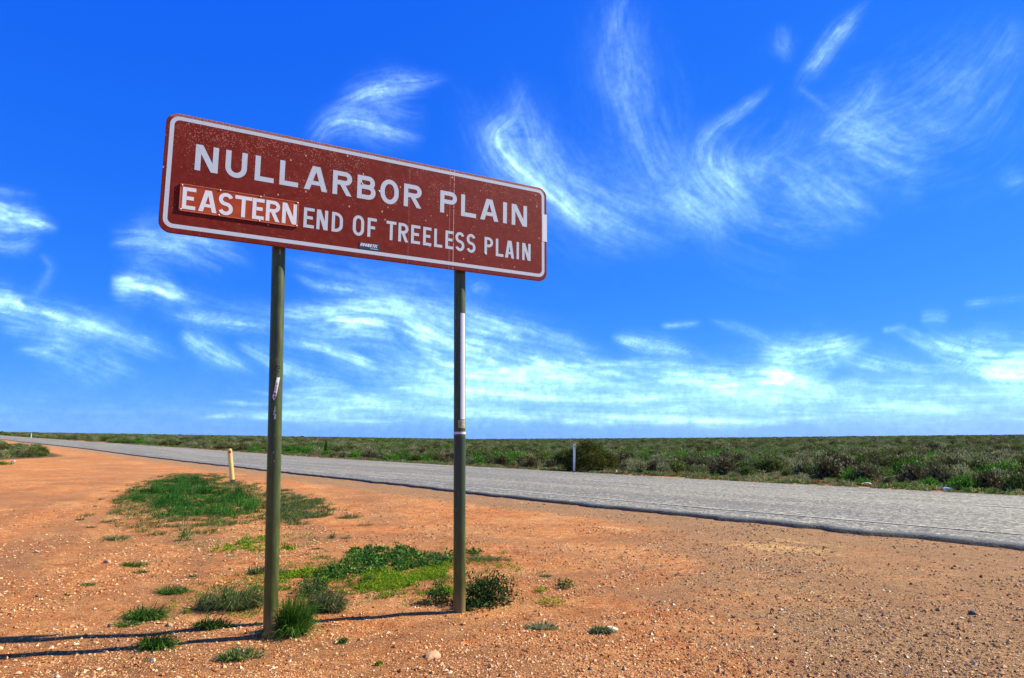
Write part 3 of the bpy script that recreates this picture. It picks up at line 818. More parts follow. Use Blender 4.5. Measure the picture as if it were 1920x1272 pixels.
# ------------------------------------------------------------------ the sign
YAW = 0.5040
PW, PH = 3.6465, 1.0146
bl = Vector((-2.82747, 5.35305, 3.23832))
ex = Vector((math.cos(YAW), math.sin(YAW), 0)); back = Vector((-math.sin(YAW), math.cos(YAW), 0))
root0 = bl + ex * 1.78 + back * .085
RZ0 = gz(root0.x, root0.y)
sign = empty('road_sign', (root0.x, root0.y, RZ0), YAW)
tag(sign, 'large faded brown road sign on two olive posts reading NULLARBOR PLAIN', 'road sign')
def tolocal(p):
    d = Vector(p) - Vector((root0.x, root0.y, RZ0)); return Vector((d.dot(ex), d.dot(back), d.z))
pl = tolocal(bl)

# panel: 22 mm deep tray with rounded corners; local frame x along, z up, front at y = 0
def tray(x0, x1, z0, z1, r, depth):
    m = MB(); P = rrect(x0, x1, z0, z1, r, 10); n = len(P); b = .003
    Pi = rrect(x0 + b, x1 - b, z0 + b, z1 - b, r - b, 10)
    rings = [[(x, 0, z) for x, z in Pi], [(x, b, z) for x, z in P], [(x, depth, z) for x, z in P], [(x, depth, z) for x, z in Pi]]
    v = sum(rings, []); f = [tuple(range(n - 1, -1, -1))[::-1]]
    f = [tuple(range(n))]
    for k in range(3): f += [(k * n + i, (k + 1) * n + i, (k + 1) * n + (i + 1) % n, k * n + (i + 1) % n) for i in range(n)]
    f.append(tuple(range(4 * n - 1, 3 * n - 1, -1)))
    m.add(v, f); return m
panel = obj('sign_panel', tray(0, PW, 0, PH, .095, .022).mesh('sign_panel'), M_panel, sign)
panel.location = pl; panel.rotation_euler = (0, .0039, 0)
panel['label'] = 'brown sheet panel speckled with chips and scratches'
def flat(x0, z0): return lambda a, b, o: (x0 + a, -o, z0 + b)
# border line
m = MB(); A_ = rrect(.029, PW - .029, .040, PH - .026, .075, 10); B_ = rrect(.062, PW - .062, .074, PH - .058, .045, 10); n_ = len(A_)
m.add([(x, -.0008, z) for x, z in A_] + [(x, -.0008, z) for x, z in B_], [(i, (i + 1) % n_, n_ + (i + 1) % n_, n_ + i) for i in range(n_)])
obj('border', m.mesh('border'), M_white, panel)
ROW1 = [('N', .233, .410), ('U', .466, .638), ('L', .703, .861), ('L', .908, 1.068), ('A', 1.118, 1.326), ('R', 1.372, 1.548), ('B', 1.598, 1.773),
        ('O', 1.818, 1.998), ('R', 2.050, 2.229), ('P', 2.424, 2.602), ('L', 2.648, 2.814), ('A', 2.859, 3.068), ('I', 3.121, 3.166), ('N', 3.222, 3.405)]
for ch, a, b in ROW1:
    e_ = .008 if ch in 'OU' else 0
    obj('letter', letter_mesh(ch, b - a, .224 + (2 * e_ if ch == 'O' else e_), .043, flat(a, .556 - e_)), M_white, panel)
ROW2 = [('E', 1.130, 1.222), ('N', 1.243, 1.343), ('D', 1.378, 1.478), ('O', 1.570, 1.675), ('F', 1.707, 1.793), ('T', 1.887, 1.984), ('R', 2.005, 2.104),
        ('E', 2.132, 2.224), ('E', 2.254, 2.339), ('L', 2.368, 2.454), ('E', 2.486, 2.573), ('S', 2.592, 2.690), ('S', 2.714, 2.812), ('P', 2.912, 3.008),
        ('L', 3.040, 3.128), ('A', 3.146, 3.252), ('I', 3.281, 3.309), ('N', 3.348, 3.448)]
for ch, a, b in ROW2:
    e_ = .005 if ch in 'OS' else 0
    z0 = .205 - .008 * smooth(1.1, 3.4, a)
    obj('letter', letter_mesh(ch, b - a, .182 + 2 * e_, .028, flat(a, z0 - e_)), M_white, panel)
# white tape at the right edge
m = MB(); m.box(3.591, PW + .0015, -.0020, -.0012, .430, .728); m.box(PW + .0005, PW + .0025, -.0012, .024, .430, .728)
obj('white_tape', m.mesh('white_tape'), M_white2, panel)
# small sticker
stk = obj('sticker', (lambda m: (m.box(1.636, 1.825, -.0022, -.0010, .082, .143), m.mesh('sticker'))[1])(MB()), M_navy, panel)
stk['label'] = 'small dark blue bumper sticker with slanted white letters'
mm = MB(); xx = 1.644
for ch in 'HOONATIC':
    w = .009 if ch == 'I' else .0175
    for k, lay in enumerate(glyph(ch, w, .030, .0068)):
        for P in lay: mm.add([(xx + a + (b) * .22, -.0030 - .00008 * k, .107 + b) for a, b in P], [tuple(range(len(P)))])
    xx += w + .0043
for k in range(7):
    mm.add([(1.742 + k * .010, -.0030, .090 + (k % 2) * .003), (1.749 + k * .010, -.0030, .089 + (k % 2) * .003), (1.750 + k * .010, -.0030, .097), (1.743 + k * .010, -.0030, .098)], [(0, 1, 2, 3)])
# the sticker's print lies on it: a sheet of its own beside it under the panel
obj('sticker_print', mm.mesh('sticker_print'), M_white2, panel)['kind'] = 'stuff'
# bullet dents
for (x, z, r) in ((1.640, .700, .010), (1.803, .655, .012), (2.92, .205, .010), (.560, .20, .008)):
    m = MB(); P = arc(x, z, r, r, 0, 360, 10)[:-1]; Q = arc(x, z, r * .55, r * .55, 0, 360, 10)[:-1]
    m.add([(a, -.0012, b) for a, b in P] + [(a, -.0032, b) for a, b in Q], [(i, (i + 1) % 10, 10 + (i + 1) % 10, 10 + i) for i in range(10)])
    obj('dent_rim', m.mesh('dent_rim'), M_screw, panel)
    m = MB(); m.add([(a, -.0016, b) for a, b in Q], [tuple(range(10))]); obj('bullet_hole', m.mesh('bullet_hole'), M_black, panel)
# overlay plate EASTERN
plate = obj('overlay_plate', tray(0, .944, 0, .229, .004, .007).mesh('overlay_plate'), M_plate, sign)
plate.location = pl + Vector((.140, -.0085, .190)); plate['label'] = 'small orange-brown plate screwed over the panel, reading EASTERN'
m = MB()
for bx in ((0, .944, .2225, .229), (0, .944, 0, .0065), (0, .0065, .0065, .2225), (.9375, .944, .0065, .2225)): m.box(bx[0], bx[1], -.0022, -.0004, bx[2], bx[3])
obj('plate_rim', m.mesh('plate_rim'), M_platerim, plate)
for ch, a, b in (('E', .160, .260), ('A', .282, .423), ('S', .434, .547), ('T', .561, .697), ('E', .689 + .012, .797), ('R', .811, .927), ('N', .946, 1.070)):
    e_ = .004 if ch == 'S' else 0
    obj('letter', letter_mesh(ch, b - a, .184 + 2 * e_, .031, flat(a - .140, .0185 - e_)), M_white2, plate)
for x, z in ((-.010, .215), (-.010, .012), (.930, .218), (.930, .012), (.30, .222), (.62, .222), (.30, .008), (.62, .008)):
    m = MB(); m.tube((max(x, .012), -.004, z), (max(x, .012), .0, z), .0075, n=10); obj('screw', m.mesh('screw', True), M_screw, plate)
# rails and brackets behind
for z in (.20, .50, .80):
    m = MB(); m.box(.05, PW - .05, .0225, .029, z - .03, z + .03); m.box(.05, PW - .05, .029, .050, z - .03, z - .024); m.box(.05, PW - .05, .029, .050, z + .024, z + .03)
    r = obj('back_rail', m.mesh('back_rail'), M_alu, sign); r.location = pl

# posts
RP = .057
def post(u_top, v_top, u_bot, v_bot, mat, label, off=.108):
    # the post top sits behind the panel, the foot where it meets the earth
    d = Vector(ray(u_top, v_top)); P0 = bl + back * off; nrm = back
    c = Vector((0, 0, CAMZ)); t = (P0 - c).dot(nrm) / d.dot(nrm); top = c + d * t
    d2 = Vector(ray(u_bot, v_bot)); 
    bx = top.x + 0; yb = top.y
    t2 = (yb - 0) / d2.y; foot = c + d2 * t2
    foot = Vector((foot.x, yb, 0)); foot.z = gz(foot.x, foot.y)
    lt, lf_ = tolocal(top), tolocal(foot)
    axis = (lt - lf_).normalized()
    lt2 = lf_ + axis * ((pl.z + .93 - lf_.z) / axis.z); lb2 = lf_ - axis * .35
    L = (lt2 - lf_).length
    o = bpy.data.objects.new('post', None)
    m = MB(); N = 40; zs = [-.35] + list(np.linspace(0, L, 30)) + [L + .006]
    for k, z in enumerate(zs): pass
    vs_ = []; fs = []
    for k, z in enumerate(zs):
        r = RP * (.9 if k == len(zs) - 1 else 1)
        vs_ += [(r * math.cos(2 * math.pi * i / N), r * math.sin(2 * math.pi * i / N), z) for i in range(N)]
    for k in range(len(zs) - 1): fs += [(k * N + i, k * N + (i + 1) % N, (k + 1) * N + (i + 1) % N, (k + 1) * N + i) for i in range(N)]
    fs.append(tuple((len(zs) - 1) * N + i for i in range(N)))
    m.add(vs_, fs)
    o = obj('post', m.mesh('post', True), mat, sign); o['label'] = label
    o.location = lf_; o.rotation_euler = axis.to_track_quat('Z', 'Y').to_euler()
    o.rotation_euler = Euler((math.asin(-axis.y), math.atan2(axis.x, axis.z), 0), 'XYZ')
    return o, foot, L
postL, footL, LL = post(522.5, 470, 506.5, 1200, M_postL, 'near left olive green post with scrawled marker and a torn sticker')
postR, footR, LR = post(862, 512, 861.5, 1148, M_postR, 'far right post, olive above and dark teal below a white tape band')
def height_at(foot, v):      # height above the foot on a post for a picture row
    d = ray(700, v); y = foot.y; return CAMZ + d[2] / d[1] * y - foot.z
def on_post(phi, z, r=RP + .0012):   # phi from the local front (-y) turning to +x
    return (r * math.sin(phi), -r * math.cos(phi), z)
VIEW_L = YAW + math.atan2(footL.x, footL.y) * -1 * -1   # local angle of the side facing the camera
def face_phi(foot):
    # direction from post to camera, in the sign's local frame
    d = Vector((-foot.x, -foot.y, 0)).normalized(); lx, ly = d.dot(ex), d.dot(back)
    return math.atan2(lx, -ly)
pfL, pfR = face_phi(footL), face_phi(footR)
def decal(name, parent, quads, mat, r=RP + .0012):
    m = MB()
    for Q in quads: m.add([on_post(a, z, r) for a, z in Q], [tuple(range(len(Q)))])
    return obj(name, m.mesh(name), mat, parent)
def patch(p0, p1, z0, z1, n=10):
    return [[(p0 + (p1 - p0) * i / n, z0), (p0 + (p1 - p0) * (i + 1) / n, z0), (p0 + (p1 - p0) * (i + 1) / n, z1), (p0 + (p1 - p0) * i / n, z1)] for i in range(n)]
# left: MEOW in marker
quads = []
zc = height_at(footL, 700)
ang = RAD(60)
xx = -.045
for ch, w in (('M', .032), ('E', .024), ('O', .027), ('W', .034)):
    for lay in glyph(ch, w, .046, .0085):
        for P in lay:
            Q = []
            for a, b in P:
                s_, t_ = (xx + a), b
                Q.append((pfL + (.016 + s_ * math.cos(ang) - t_ * math.sin(ang)) / RP * 1.0, zc + .018 + s_ * math.sin(ang) + t_ * math.cos(ang) - .02))
            quads.append(Q)
    xx += w + .009
decal('marker_word', postL, quads, M_black, RP + .0007)['kind'] = 'stuff'
# left: torn sticker hanging from its top
z1_, z0_ = height_at(footL, 709), height_at(footL, 752)
def slant(a, b, za, zb, sh=.010):
    n = 6; Q = []
    for i in range(n):
        t0, t1 = i / n, (i + 1) / n; f = lambda t: (pfL + (a + (b - a) * t) / RP)
        Q.append([(f(t0) + (sh * -1.0) / RP, za), (f(t1) + (sh * -1.0) / RP, za), (f(t1) + (sh) / RP, zb), (f(t0) + (sh) / RP, zb)])
    return Q
st = decal('sticker', postL, slant(-.004, .022, z0_ + .055, z1_, .012) + [[(pfL - .012 / RP, z0_), (pfL + .004 / RP, z0_ + .03), (pfL + .012 / RP, z0_ + .056), (pfL - .018 / RP, z0_ + .056), (pfL - .024 / RP, z0_ + .035)]], M_white2, RP + .0022)
st['label'] = 'torn white sticker with red and blue print'
quads = []
for k in range(6):
    zc2 = z0_ + .080 + k * .0125; sx = -.002 + (zc2 - z0_ - .055) * .18 - .010
    quads.append([(pfL + sx / RP, zc2), (pfL + (sx + .011) / RP, zc2 + .001), (pfL + (sx + .012) / RP, zc2 + .009), (pfL + (sx + .001) / RP, zc2 + .008)])
decal('red_print', postL, quads[:4] + [[(pfL - .016 / RP, z0_ + .028), (pfL - .006 / RP, z0_ + .016), (pfL + .004 / RP, z0_ + .036), (pfL - .010 / RP, z0_ + .042)]], M_red, RP + .0030)['kind'] = 'stuff'
decal('blue_print', postL, quads[4:] + [[(pfL + (-.004 + .0085 * math.cos(t)) / RP, z0_ + .058 + .0105 * math.sin(t)) for t in np.linspace(0, 2 * math.pi, 13)[:-1]]], M_blueprint, RP + .0034)['kind'] = 'stuff'
# left: grey remains of older stickers
quads = []
for du, v0, v1, w in ((-.002, 762, 774, .007), (-.010, 770, 779, .006), (0.000, 776, 787, .010), (.012, 468, 480, .005), (-.006, 846, 850, .004), (.0, 862, 866, .003)):
    za, zb = height_at(footL, v1), height_at(footL, v0)
    quads.append([(pfL + (du - w) / RP, za), (pfL + (du + w) / RP, za + .004), (pfL + (du + w * .6) / RP, zb), (pfL + (du - w * .2) / RP, zb - .003)])
decal('sticker_residue', postL, quads, simple('grey_residue', (.35, .36, .33), .7), RP + .0009)['kind'] = 'stuff'
# right: long white reflective strip, paper label, white band
decal('reflective_strip', postR, patch(pfR + .10, pfR + 1.10, height_at(footR, 787), height_at(footR, 589)), M_white, RP + .0016)
decal('paper_label', postR, patch(pfR - .25, pfR + 1.15, height_at(footR, 803), height_at(footR, 788)), simple('weathered_paper', (.27, .27, .19), .8, 60, .5), RP + .0012)
decal('tape_band', postR, patch(-math.pi, math.pi, height_at(footR, 814.5), height_at(footR, 810), 40), simple('white_tape', (.62, .60, .72), .5), RP + .0018)
# clamps
for p, foot in ((postL, footL), (postR, footR)):
    for zz in (.20, .50, .80):
        h0 = pl.z + zz - p.location.z
        m = MB(); N = 20
        ring = []
        for r in (RP + .001, RP + .006):
            for z in (h0 - .012, h0 + .012): ring.append([(r * math.cos(2 * math.pi * i / N), r * math.sin(2 * math.pi * i / N), z) for i in range(N)])
        v = sum(ring, []); f = []
        for a_, b_ in ((2, 3), (0, 2), (1, 3)): f += [(a_ * N + i, a_ * N + (i + 1) % N, b_ * N + (i + 1) % N, b_ * N + i) for i in range(N)]
        m.add(v, f); obj('clamp', m.mesh('clamp'), M_alu, p)

# ------------------------------------------------------------------ guide posts
def guide_post(u, v, h, w, mat, lean, label, refl):
    x, y = spot(u, v); z = gz(x, y)
    rz = -math.atan2(x, y)
    o = empty('guide_post', (x, y, z), rz); o.rotation_euler = (0, lean, rz)
    tag(o, label, 'guide post', 'guide posts along the highway')
    # shallow channel section with a chamfered top
    m = MB(); n = 8; sec = [(-w / 2 + w * i / n, -.018 * math.cos(math.pi * (i / n - .5))) for i in range(n + 1)]
    sec2 = [(a * .93, b + .006) for a, b in sec[::-1]]; S = sec + sec2; k = len(S)
    top = [(a, b, h - .04 * abs(a / (w / 2)) ** 3) for a, b in S]
    m.add([(a, b, .02) for a, b in S] + top, [(i, (i + 1) % k, k + (i + 1) % k, k + i) for i in range(k)] + [tuple(range(k, 2 * k))])
    obj('body', m.mesh('body'), mat, o)
    m = MB(); m.box(-w * .56, w * .56, -.024, .012, -.1, .07); obj('foot', m.mesh('foot'), M_base, o)
    if refl == 'red':
        m = MB(); m.tube((0, -.0185, h - .13), (0, -.030, h - .13), w * .30, n=16); obj('reflector', m.mesh('reflector'), M_red, o)
    else:
        for dz in (.09, .15):
            m = MB(); m.box(-.016, .028, -.026, -.0185, h - dz - .022, h - dz + .022); obj('reflector', m.mesh('reflector'), simple('grey_lens', (.12, .13, .14), .3), o)
    return o
guide_post(436, 903.5, 1.22, .165, M_cream, RAD(-8), 'cream guide post leaning left behind the weed patch, with a round red reflector', 'red')
guide_post(1076.5, 886.5, 1.36, .105, M_guidewhite, RAD(.8), 'thin white guide post in front of the big round bush beyond the road', 'grey')
guide_post(58, 822.5, 1.5, .19, M_guidewhite, RAD(0), 'small distant white guide post on the far verge at the far left', 'grey')

# ------------------------------------------------------------------ vegetation meshes
def blades(base, dirs, length, width, droop, tint):
    """curved tapering blades: base (n,3), dirs unit (n,3)"""
    n = len(base); side = np.cross(dirs, [0, 0, 1.]) + rng.normal(0, .35, (n, 3)); side /= np.linalg.norm(side, axis=1)[:, None] + 1e-9
    L = length[:, None]; W = width[:, None]
    mid = base + dirs * L * .55 + np.array([0, 0, 1.]) * (L * .06)
    tip = base + dirs * L + np.array([0, 0, -1.]) * (L * droop[:, None])
    V = np.stack([base - side * W / 2, base + side * W / 2, mid + side * W * .38, mid - side * W * .38, tip], 1).reshape(-1, 3)
    k = np.arange(n)[:, None] * 5
    F = np.concatenate([(k + [0, 1, 2, 3]), (k + [3, 2, 4])], 1)
    tot = np.tile([4, 3], n)
    return V, F.ravel(), tot, np.repeat(tint, 5)

def leaves(c, d, ln, wd, tint):
    """diamond leaves centred at c, along d"""
    n = len(c); r = rng.normal(0, 1, (n, 3)); s = np.cross(d, r); s /= np.linalg.norm(s, axis=1)[:, None] + 1e-9
    up = np.cross(s, d)
    V = np.stack([c - d * ln[:, None] / 2, c + s * wd[:, None] / 2 + up * ln[:, None] * .08, c + d * ln[:, None] / 2, c - s * wd[:, None] / 2 + up * ln[:, None] * .08], 1).reshape(-1, 3)
    F = np.arange(n)[:, None] * 4 + [0, 1, 2, 3]
    return V, F.ravel(), np.full(n, 4), np.repeat(tint, 4)

def join(parts):
    V, F, T, A = [], [], [], []; b = 0
    for v, f, t, a in parts:
        V.append(v); F.append(np.asarray(f) + b); T.append(t); A.append(a); b += len(v)
    return np.concatenate(V), np.concatenate(F), np.concatenate(T), np.concatenate(A)
def veg_mesh(name, parts):
    V, F, T, A = join(parts); return np_mesh(name, V, F, T, False, dict(tint=A))

def tuft_parts(w, h, n, lean=(0, 0), blade=.006, tint=(.3, .7), cx=0, cy=0, cz=0, flat_=.5, dry=.12):
    """grass tuft w wide, h high"""
    a = rng.uniform(0, 2 * math.pi, n); r = np.sqrt(rng.uniform(0, 1, n)) * w * .20
    base = np.stack([cx + r * np.cos(a), cy + r * np.sin(a), np.full(n, cz - .005)], 1)
    a2 = a + rng.normal(0, .5, n); k = rng.uniform(.1, 1, n) ** .8
    L = (h + (w * .38 - h * .3) * k * (w > h)) * rng.uniform(.6, 1.15, n)
    L = np.clip(L, h * .4, None)
    hz = k * w * .46 * rng.uniform(.5, 1.1, n); vz = h * rng.uniform(.35, 1.05, n) * (1 - flat_ * k)
    d = np.stack([np.cos(a2) * hz + lean[0] * vz, np.sin(a2) * hz + lean[1] * vz, vz], 1)
    Ln = np.linalg.norm(d, axis=1); d /= Ln[:, None]
    t = rng.uniform(*tint, n); t = np.where(rng.random(n) < dry, rng.uniform(.88, 1, n), t)
    return blades(base, d, Ln, blade * rng.uniform(.6, 1.3, n), .10 + .25 * k, t)

def herb_parts(w, h, n, leaf=.02, tint=(.2, .8), cx=0, cy=0, cz=0, round_=.7, lobes=5):
    """low leafy plant: lobes of small leaves filled through their volume, a few stems"""
    P = []
    for l in range(lobes):
        a = rng.uniform(0, 2 * math.pi); rr = rng.uniform(.1, .32) * w if lobes > 1 else 0
        lw = w * rng.uniform(.22, .34) if lobes > 1 else w * .5; lh = h * rng.uniform(.6, 1.05)
        k = n // lobes
        v = rng.normal(0, 1, (k, 3)); v /= np.linalg.norm(v, axis=1)[:, None]; v[:, 2] = np.abs(v[:, 2])
        q = rng.uniform(.35, 1, k) ** .5
        c = np.stack([cx + math.cos(a) * rr + v[:, 0] * lw * q, cy + math.sin(a) * rr + v[:, 1] * lw * q, cz + .005 + v[:, 2] * lh * q], 1)
        d = v + rng.normal(0, .6, (k, 3)); d /= np.linalg.norm(d, axis=1)[:, None]
        ln = leaf * rng.uniform(.6, 1.4, k)
        P.append(leaves(c, d, ln, ln * round_ * rng.uniform(.7, 1.1, k), rng.uniform(*tint, k)))
    return join(P)

def shrub_parts(w, h, n, leaf, tint, lobes=7, twig=20, fuzz=.15):
    P = []; k = n // lobes
    for l in range(lobes):
        a = 2 * math.pi * l / lobes + rng.uniform(-.4, .4); rr = (rng.uniform(.12, .30) if l else 0) * w
        lw = w * rng.uniform(.20, .30); lh = h * (rng.uniform(.6, 1.0) if l else 1.)
        v = rng.normal(0, 1, (k, 3)); v /= np.linalg.norm(v, axis=1)[:, None]; v[:, 2] = np.abs(v[:, 2]) * 1.0
        q = np.clip(rng.uniform(.5, 1, k) ** .4 + rng.normal(0, fuzz, k) * .6, .2, 1.25)
        bumpy = .8 + .4 * vnoise(v[:, 0] * 3 + l * 7, v[:, 1] * 3 + v[:, 2] * 3, 5)
        c = np.stack([math.cos(a) * rr + v[:, 0] * lw * q * bumpy, math.sin(a) * rr + v[:, 1] * lw * q * bumpy, v[:, 2] * lh * q * bumpy], 1)
        d = v + rng.normal(0, .55, (k, 3)) + [0, 0, .5]; d /= np.linalg.norm(d, axis=1)[:, None]
        ln = leaf * rng.uniform(.6, 1.5, k); tt = rng.uniform(*tint) * .5
        V, F, T, A = leaves(c, d, ln, ln * .5, np.clip(tt + rng.uniform(*tint, k) * .5 + .0, 0, 1))
        P.append((V, F, T, A))
    if twig:
        a = rng.uniform(0, 2 * math.pi, twig); t = rng.uniform(.2, 1, twig)
        d = np.stack([np.cos(a) * t, np.sin(a) * t, np.ones(twig) * .9], 1); L = np.linalg.norm(d, axis=1); d /= L[:, None]
        P.append(blades(np.zeros((twig, 3)), d, h * rng.uniform(.8, 1.15, twig), np.full(twig, .03), np.zeros(twig), np.full(twig, .02)))
    return join(P)

M_sage = foliage('sage_saltbush', [(0, (.05, .042, .018)), (.35, (.12, .135, .045)), (.7, (.22, .235, .10)), (1, (.38, .38, .19))], gain=.85)
M_olive = foliage('olive_saltbush', [(0, (.035, .035, .012)), (.4, (.08, .115, .022)), (.8, (.16, .20, .045)), (1, (.28, .29, .09))], gain=.85)
M_green = foliage('green_bush', [(0, (.015, .035, .006)), (.4, (.04, .13, .010)), (.8, (.09, .26, .018)), (1, (.17, .34, .04))])
M_brown = foliage('dry_brown_bush', [(0, (.035, .024, .012)), (.5, (.09, .066, .032)), (.85, (.16, .14, .05)), (1, (.24, .21, .09))], trans=.12)
M_rust = foliage('rusty_bush', [(0, (.05, .025, .015)), (.5, (.17, .085, .035)), (.85, (.25, .15, .06)), (1, (.3, .22, .1))])
M_bigbush = foliage('big_olive_bush', [(0, (.02, .022, .008)), (.4, (.07, .085, .014)), (.8, (.14, .16, .028)), (1, (.22, .23, .05))], gain=.75)
M_grass = foliage('wild_grass', [(0, (.018, .045, .006)), (.4, (.045, .125, .012)), (.8, (.10, .21, .028)), (.88, (.30, .26, .12)), (1, (.50, .42, .24))], trans=.3)
M_greygrass = foliage('greyish_grass', [(0, (.030, .05, .014)), (.4, (.065, .105, .026)), (.8, (.13, .17, .05)), (1, (.38, .32, .18))], trans=.3)
M_brightherb = foliage('bright_herb', [(0, (.03, .08, .004)), (.5, (.085, .22, .006)), (.85, (.20, .33, .010)), (1, (.36, .34, .03))], trans=.3)
M_darkherb = foliage('dark_herb', [(0, (.010, .03, .006)), (.5, (.028, .10, .014)), (.85, (.07, .17, .02)), (1, (.14, .24, .04))], rough=.6)
M_polebush = foliage('pole_bush', [(0, (.010, .022, .006)), (.5, (.030, .075, .014)), (.85, (.07, .13, .03)), (1, (.15, .22, .08))], rough=.5)
M_mat = foliage('dense_weed', [(0, (.008, .025, .005)), (.5, (.018, .085, .010)), (.85, (.04, .15, .016)), (1, (.10, .22, .03))], rough=.6)

# ------------------------------------------------------------------ scrub beyond the road
VAR = []
def variant(name, mat, *a, **k):
    me = veg_mesh(name, [shrub_parts(*a, **k)]); me.materials.append(mat); VAR.append((name, me)); return me
variant('saltbush', M_sage, 1.15, .62, 900, .085, (.25, 1.))
variant('saltbush', M_sage, 1.35, .72, 1000, .085, (.35, 1.), lobes=9)
variant('saltbush', M_sage, .95, .50, 700, .075, (.15, .85), lobes=5)
variant('saltbush', M_olive, 1.2, .60, 900, .08, (.2, .95))
variant('saltbush', M_olive, 1.5, .75, 1000, .09, (.1, .8), lobes=8)
variant('leafy_bush', M_green, 1.3, .55, 900, .08, (.2, .95))
variant('dry_bush', M_brown, 1.2, .65, 800, .10, (.1, .9), twig=60, fuzz=.3)
variant('rusty_bush', M_rust, 1.1, .42, 600, .08, (.2, .9), fuzz=.25)
VDESC = ['pale sage-grey saltbush', 'spreading sage saltbush', 'grey-green saltbush', 'olive-green saltbush', 'dark olive saltbush', 'bright green leafy bush', 'dry dark brown twiggy bush', 'low rusty-brown bush']

def scatter_scrub():
    pts = []
    def ring(r0, r1, dens, amin=-62, amax=62):
        n = int(dens * .5 * (r1 * r1 - r0 * r0) * RAD(amax - amin))
        r = np.sqrt(rng.uniform(r0 * r0, r1 * r1, n)); a = np.radians(rng.uniform(amin, amax, n))
        pts.append(np.stack([r * np.sin(a), r * np.cos(a)], 1))
    ring(18, 60, .95); ring(60, 150, .50); ring(150, 420, .12); ring(420, 1300, .014)
    P = np.concatenate(pts); e, n = en(P[:, 0], P[:, 1]); r = np.hypot(P[:, 0], P[:, 1])
    keep = n > far_edge(e) + 1.5 + .8 * vnoise(e * .3, e * 0, 3)
    nearside = (n < near_edge(e) - 5) & (P[:, 0] < -34)   # scrub left of the pull-out
    keep |= nearside
    dens = fbm(P[:, 0] * .05, P[:, 1] * .05, 44, 3); keep &= (rng.random(len(P)) < .45 + dens)
    P, r, e, n = P[keep], r[keep], e[keep], n[keep]
    # do not grow through the big round bush
    bx, by = spot(1098, 886); bx *= 1.06; by *= 1.06
    t_ = (P[:, 0] * bx + P[:, 1] * by) / math.hypot(bx, by); l_ = np.abs(P[:, 0] * by - P[:, 1] * bx) / math.hypot(bx, by)
    k = ~((l_ < 1.9) & (t_ < math.hypot(bx, by) + 2))
    # leave the left roadside bush its room
    P, r, e, n = P[k], r[k], e[k], n[k]
    row = n - far_edge(e)
    pr = rng.random(len(P)); zone = fbm(P[:, 0] * .12, P[:, 1] * .12, 61, 3)
    idx = np.zeros(len(P), int)
    cum = np.array([.19, .36, .48, .66, .78, .88, .96, 1.0]); idx = np.searchsorted(cum, pr)
    idx = np.where((zone > .60) & (rng.random(len(P)) < .7), 5, idx)
    idx = np.where((zone < .36) & (rng.random(len(P)) < .3), 6, idx)
    idx = np.where((row < 7) & (P[:, 0] > 4) & (rng.random(len(P)) < .22), 6, idx)
    idx = np.clip(idx, 0, 7)
    scl = rng.uniform(.55, 1.35, len(P)) ** 1.1 * (1 + .5 * smooth(60, 300, r) + 1.2 * smooth(300, 1000, r))
    scl *= np.where(row < 3.2, .8, 1)
    rot = rng.uniform(0, 2 * math.pi, len(P)); z = ground_h(P[:, 0], P[:, 1]) - .03
    order = np.argsort(r + np.where(np.abs(np.degrees(np.arctan2(P[:, 0], P[:, 1]))) > 38, 1000, 0))
    first = order[:300]; rest = order[300:]
    near_objs = []
    def where(u):
        for lim, w in ((240, 'far left'), (500, 'left of the near post'), (690, 'between the posts, nearer the left one'), (860, 'between the posts, nearer the right one'), (1020, 'right of the far post'),
                       (1180, 'beside the big round bush'), (1340, 'right of the big round bush'), (1620, 'centre right'), (1790, 'by the white rubbish')):
            if u < lim: return w
        return 'far right'
    proto = {}
    for i in first:
        nm, me = VAR[idx[i]]
        o = bpy.data.objects.new(nm, me); col.objects.link(o)
        o.location = (P[i, 0], P[i, 1], z[i]); o.rotation_euler = (0, 0, rot[i]); s = scl[i]; o.scale = (s, s, s * rng.uniform(.85, 1.15))
        u = 960 + 1300 * P[i, 0] / P[i, 1]
        d = 'roadside' if row[i] < 3 else ('second-row' if row[i] < 6 else ('inner' if row[i] < 12 else 'deeper'))
        tag(o, '%s%s %s across the road, %s' % ('' if .8 < scl[i] < 1.08 else ('small ' if scl[i] <= .8 else 'large '), d, VDESC[idx[i]], where(u)), 'bush', 'scrub bushes beyond the road')
        proto.setdefault(int(idx[i]), o)
    for k in range(8):
        if k not in proto:
            raise RuntimeError('variant %d missing' % k)
    # the rest: one object of instances
    R = rest
    me = bpy.data.meshes.new('scrub'); me.vertices.add(len(R)); me.vertices.foreach_set('co', np.stack([P[R, 0], P[R, 1], z[R]], 1).astype(np.float32).ravel())
    for nm, a, ty in (('idx', idx[R].astype(np.int32), 'INT'), ('rotz', rot[R], 'FLOAT'), ('scl', scl[R], 'FLOAT')):
        at = me.attributes.new(nm, ty, 'POINT'); at.data.foreach_set('value', a.astype(np.int32 if ty == 'INT' else np.float32))
    o = obj('scrub', me); tag(o, 'endless low saltbush scrub covering the plain to the horizon', 'scrub', kind='stuff')
    gn_instances(o, [proto[k] for k in range(8)])

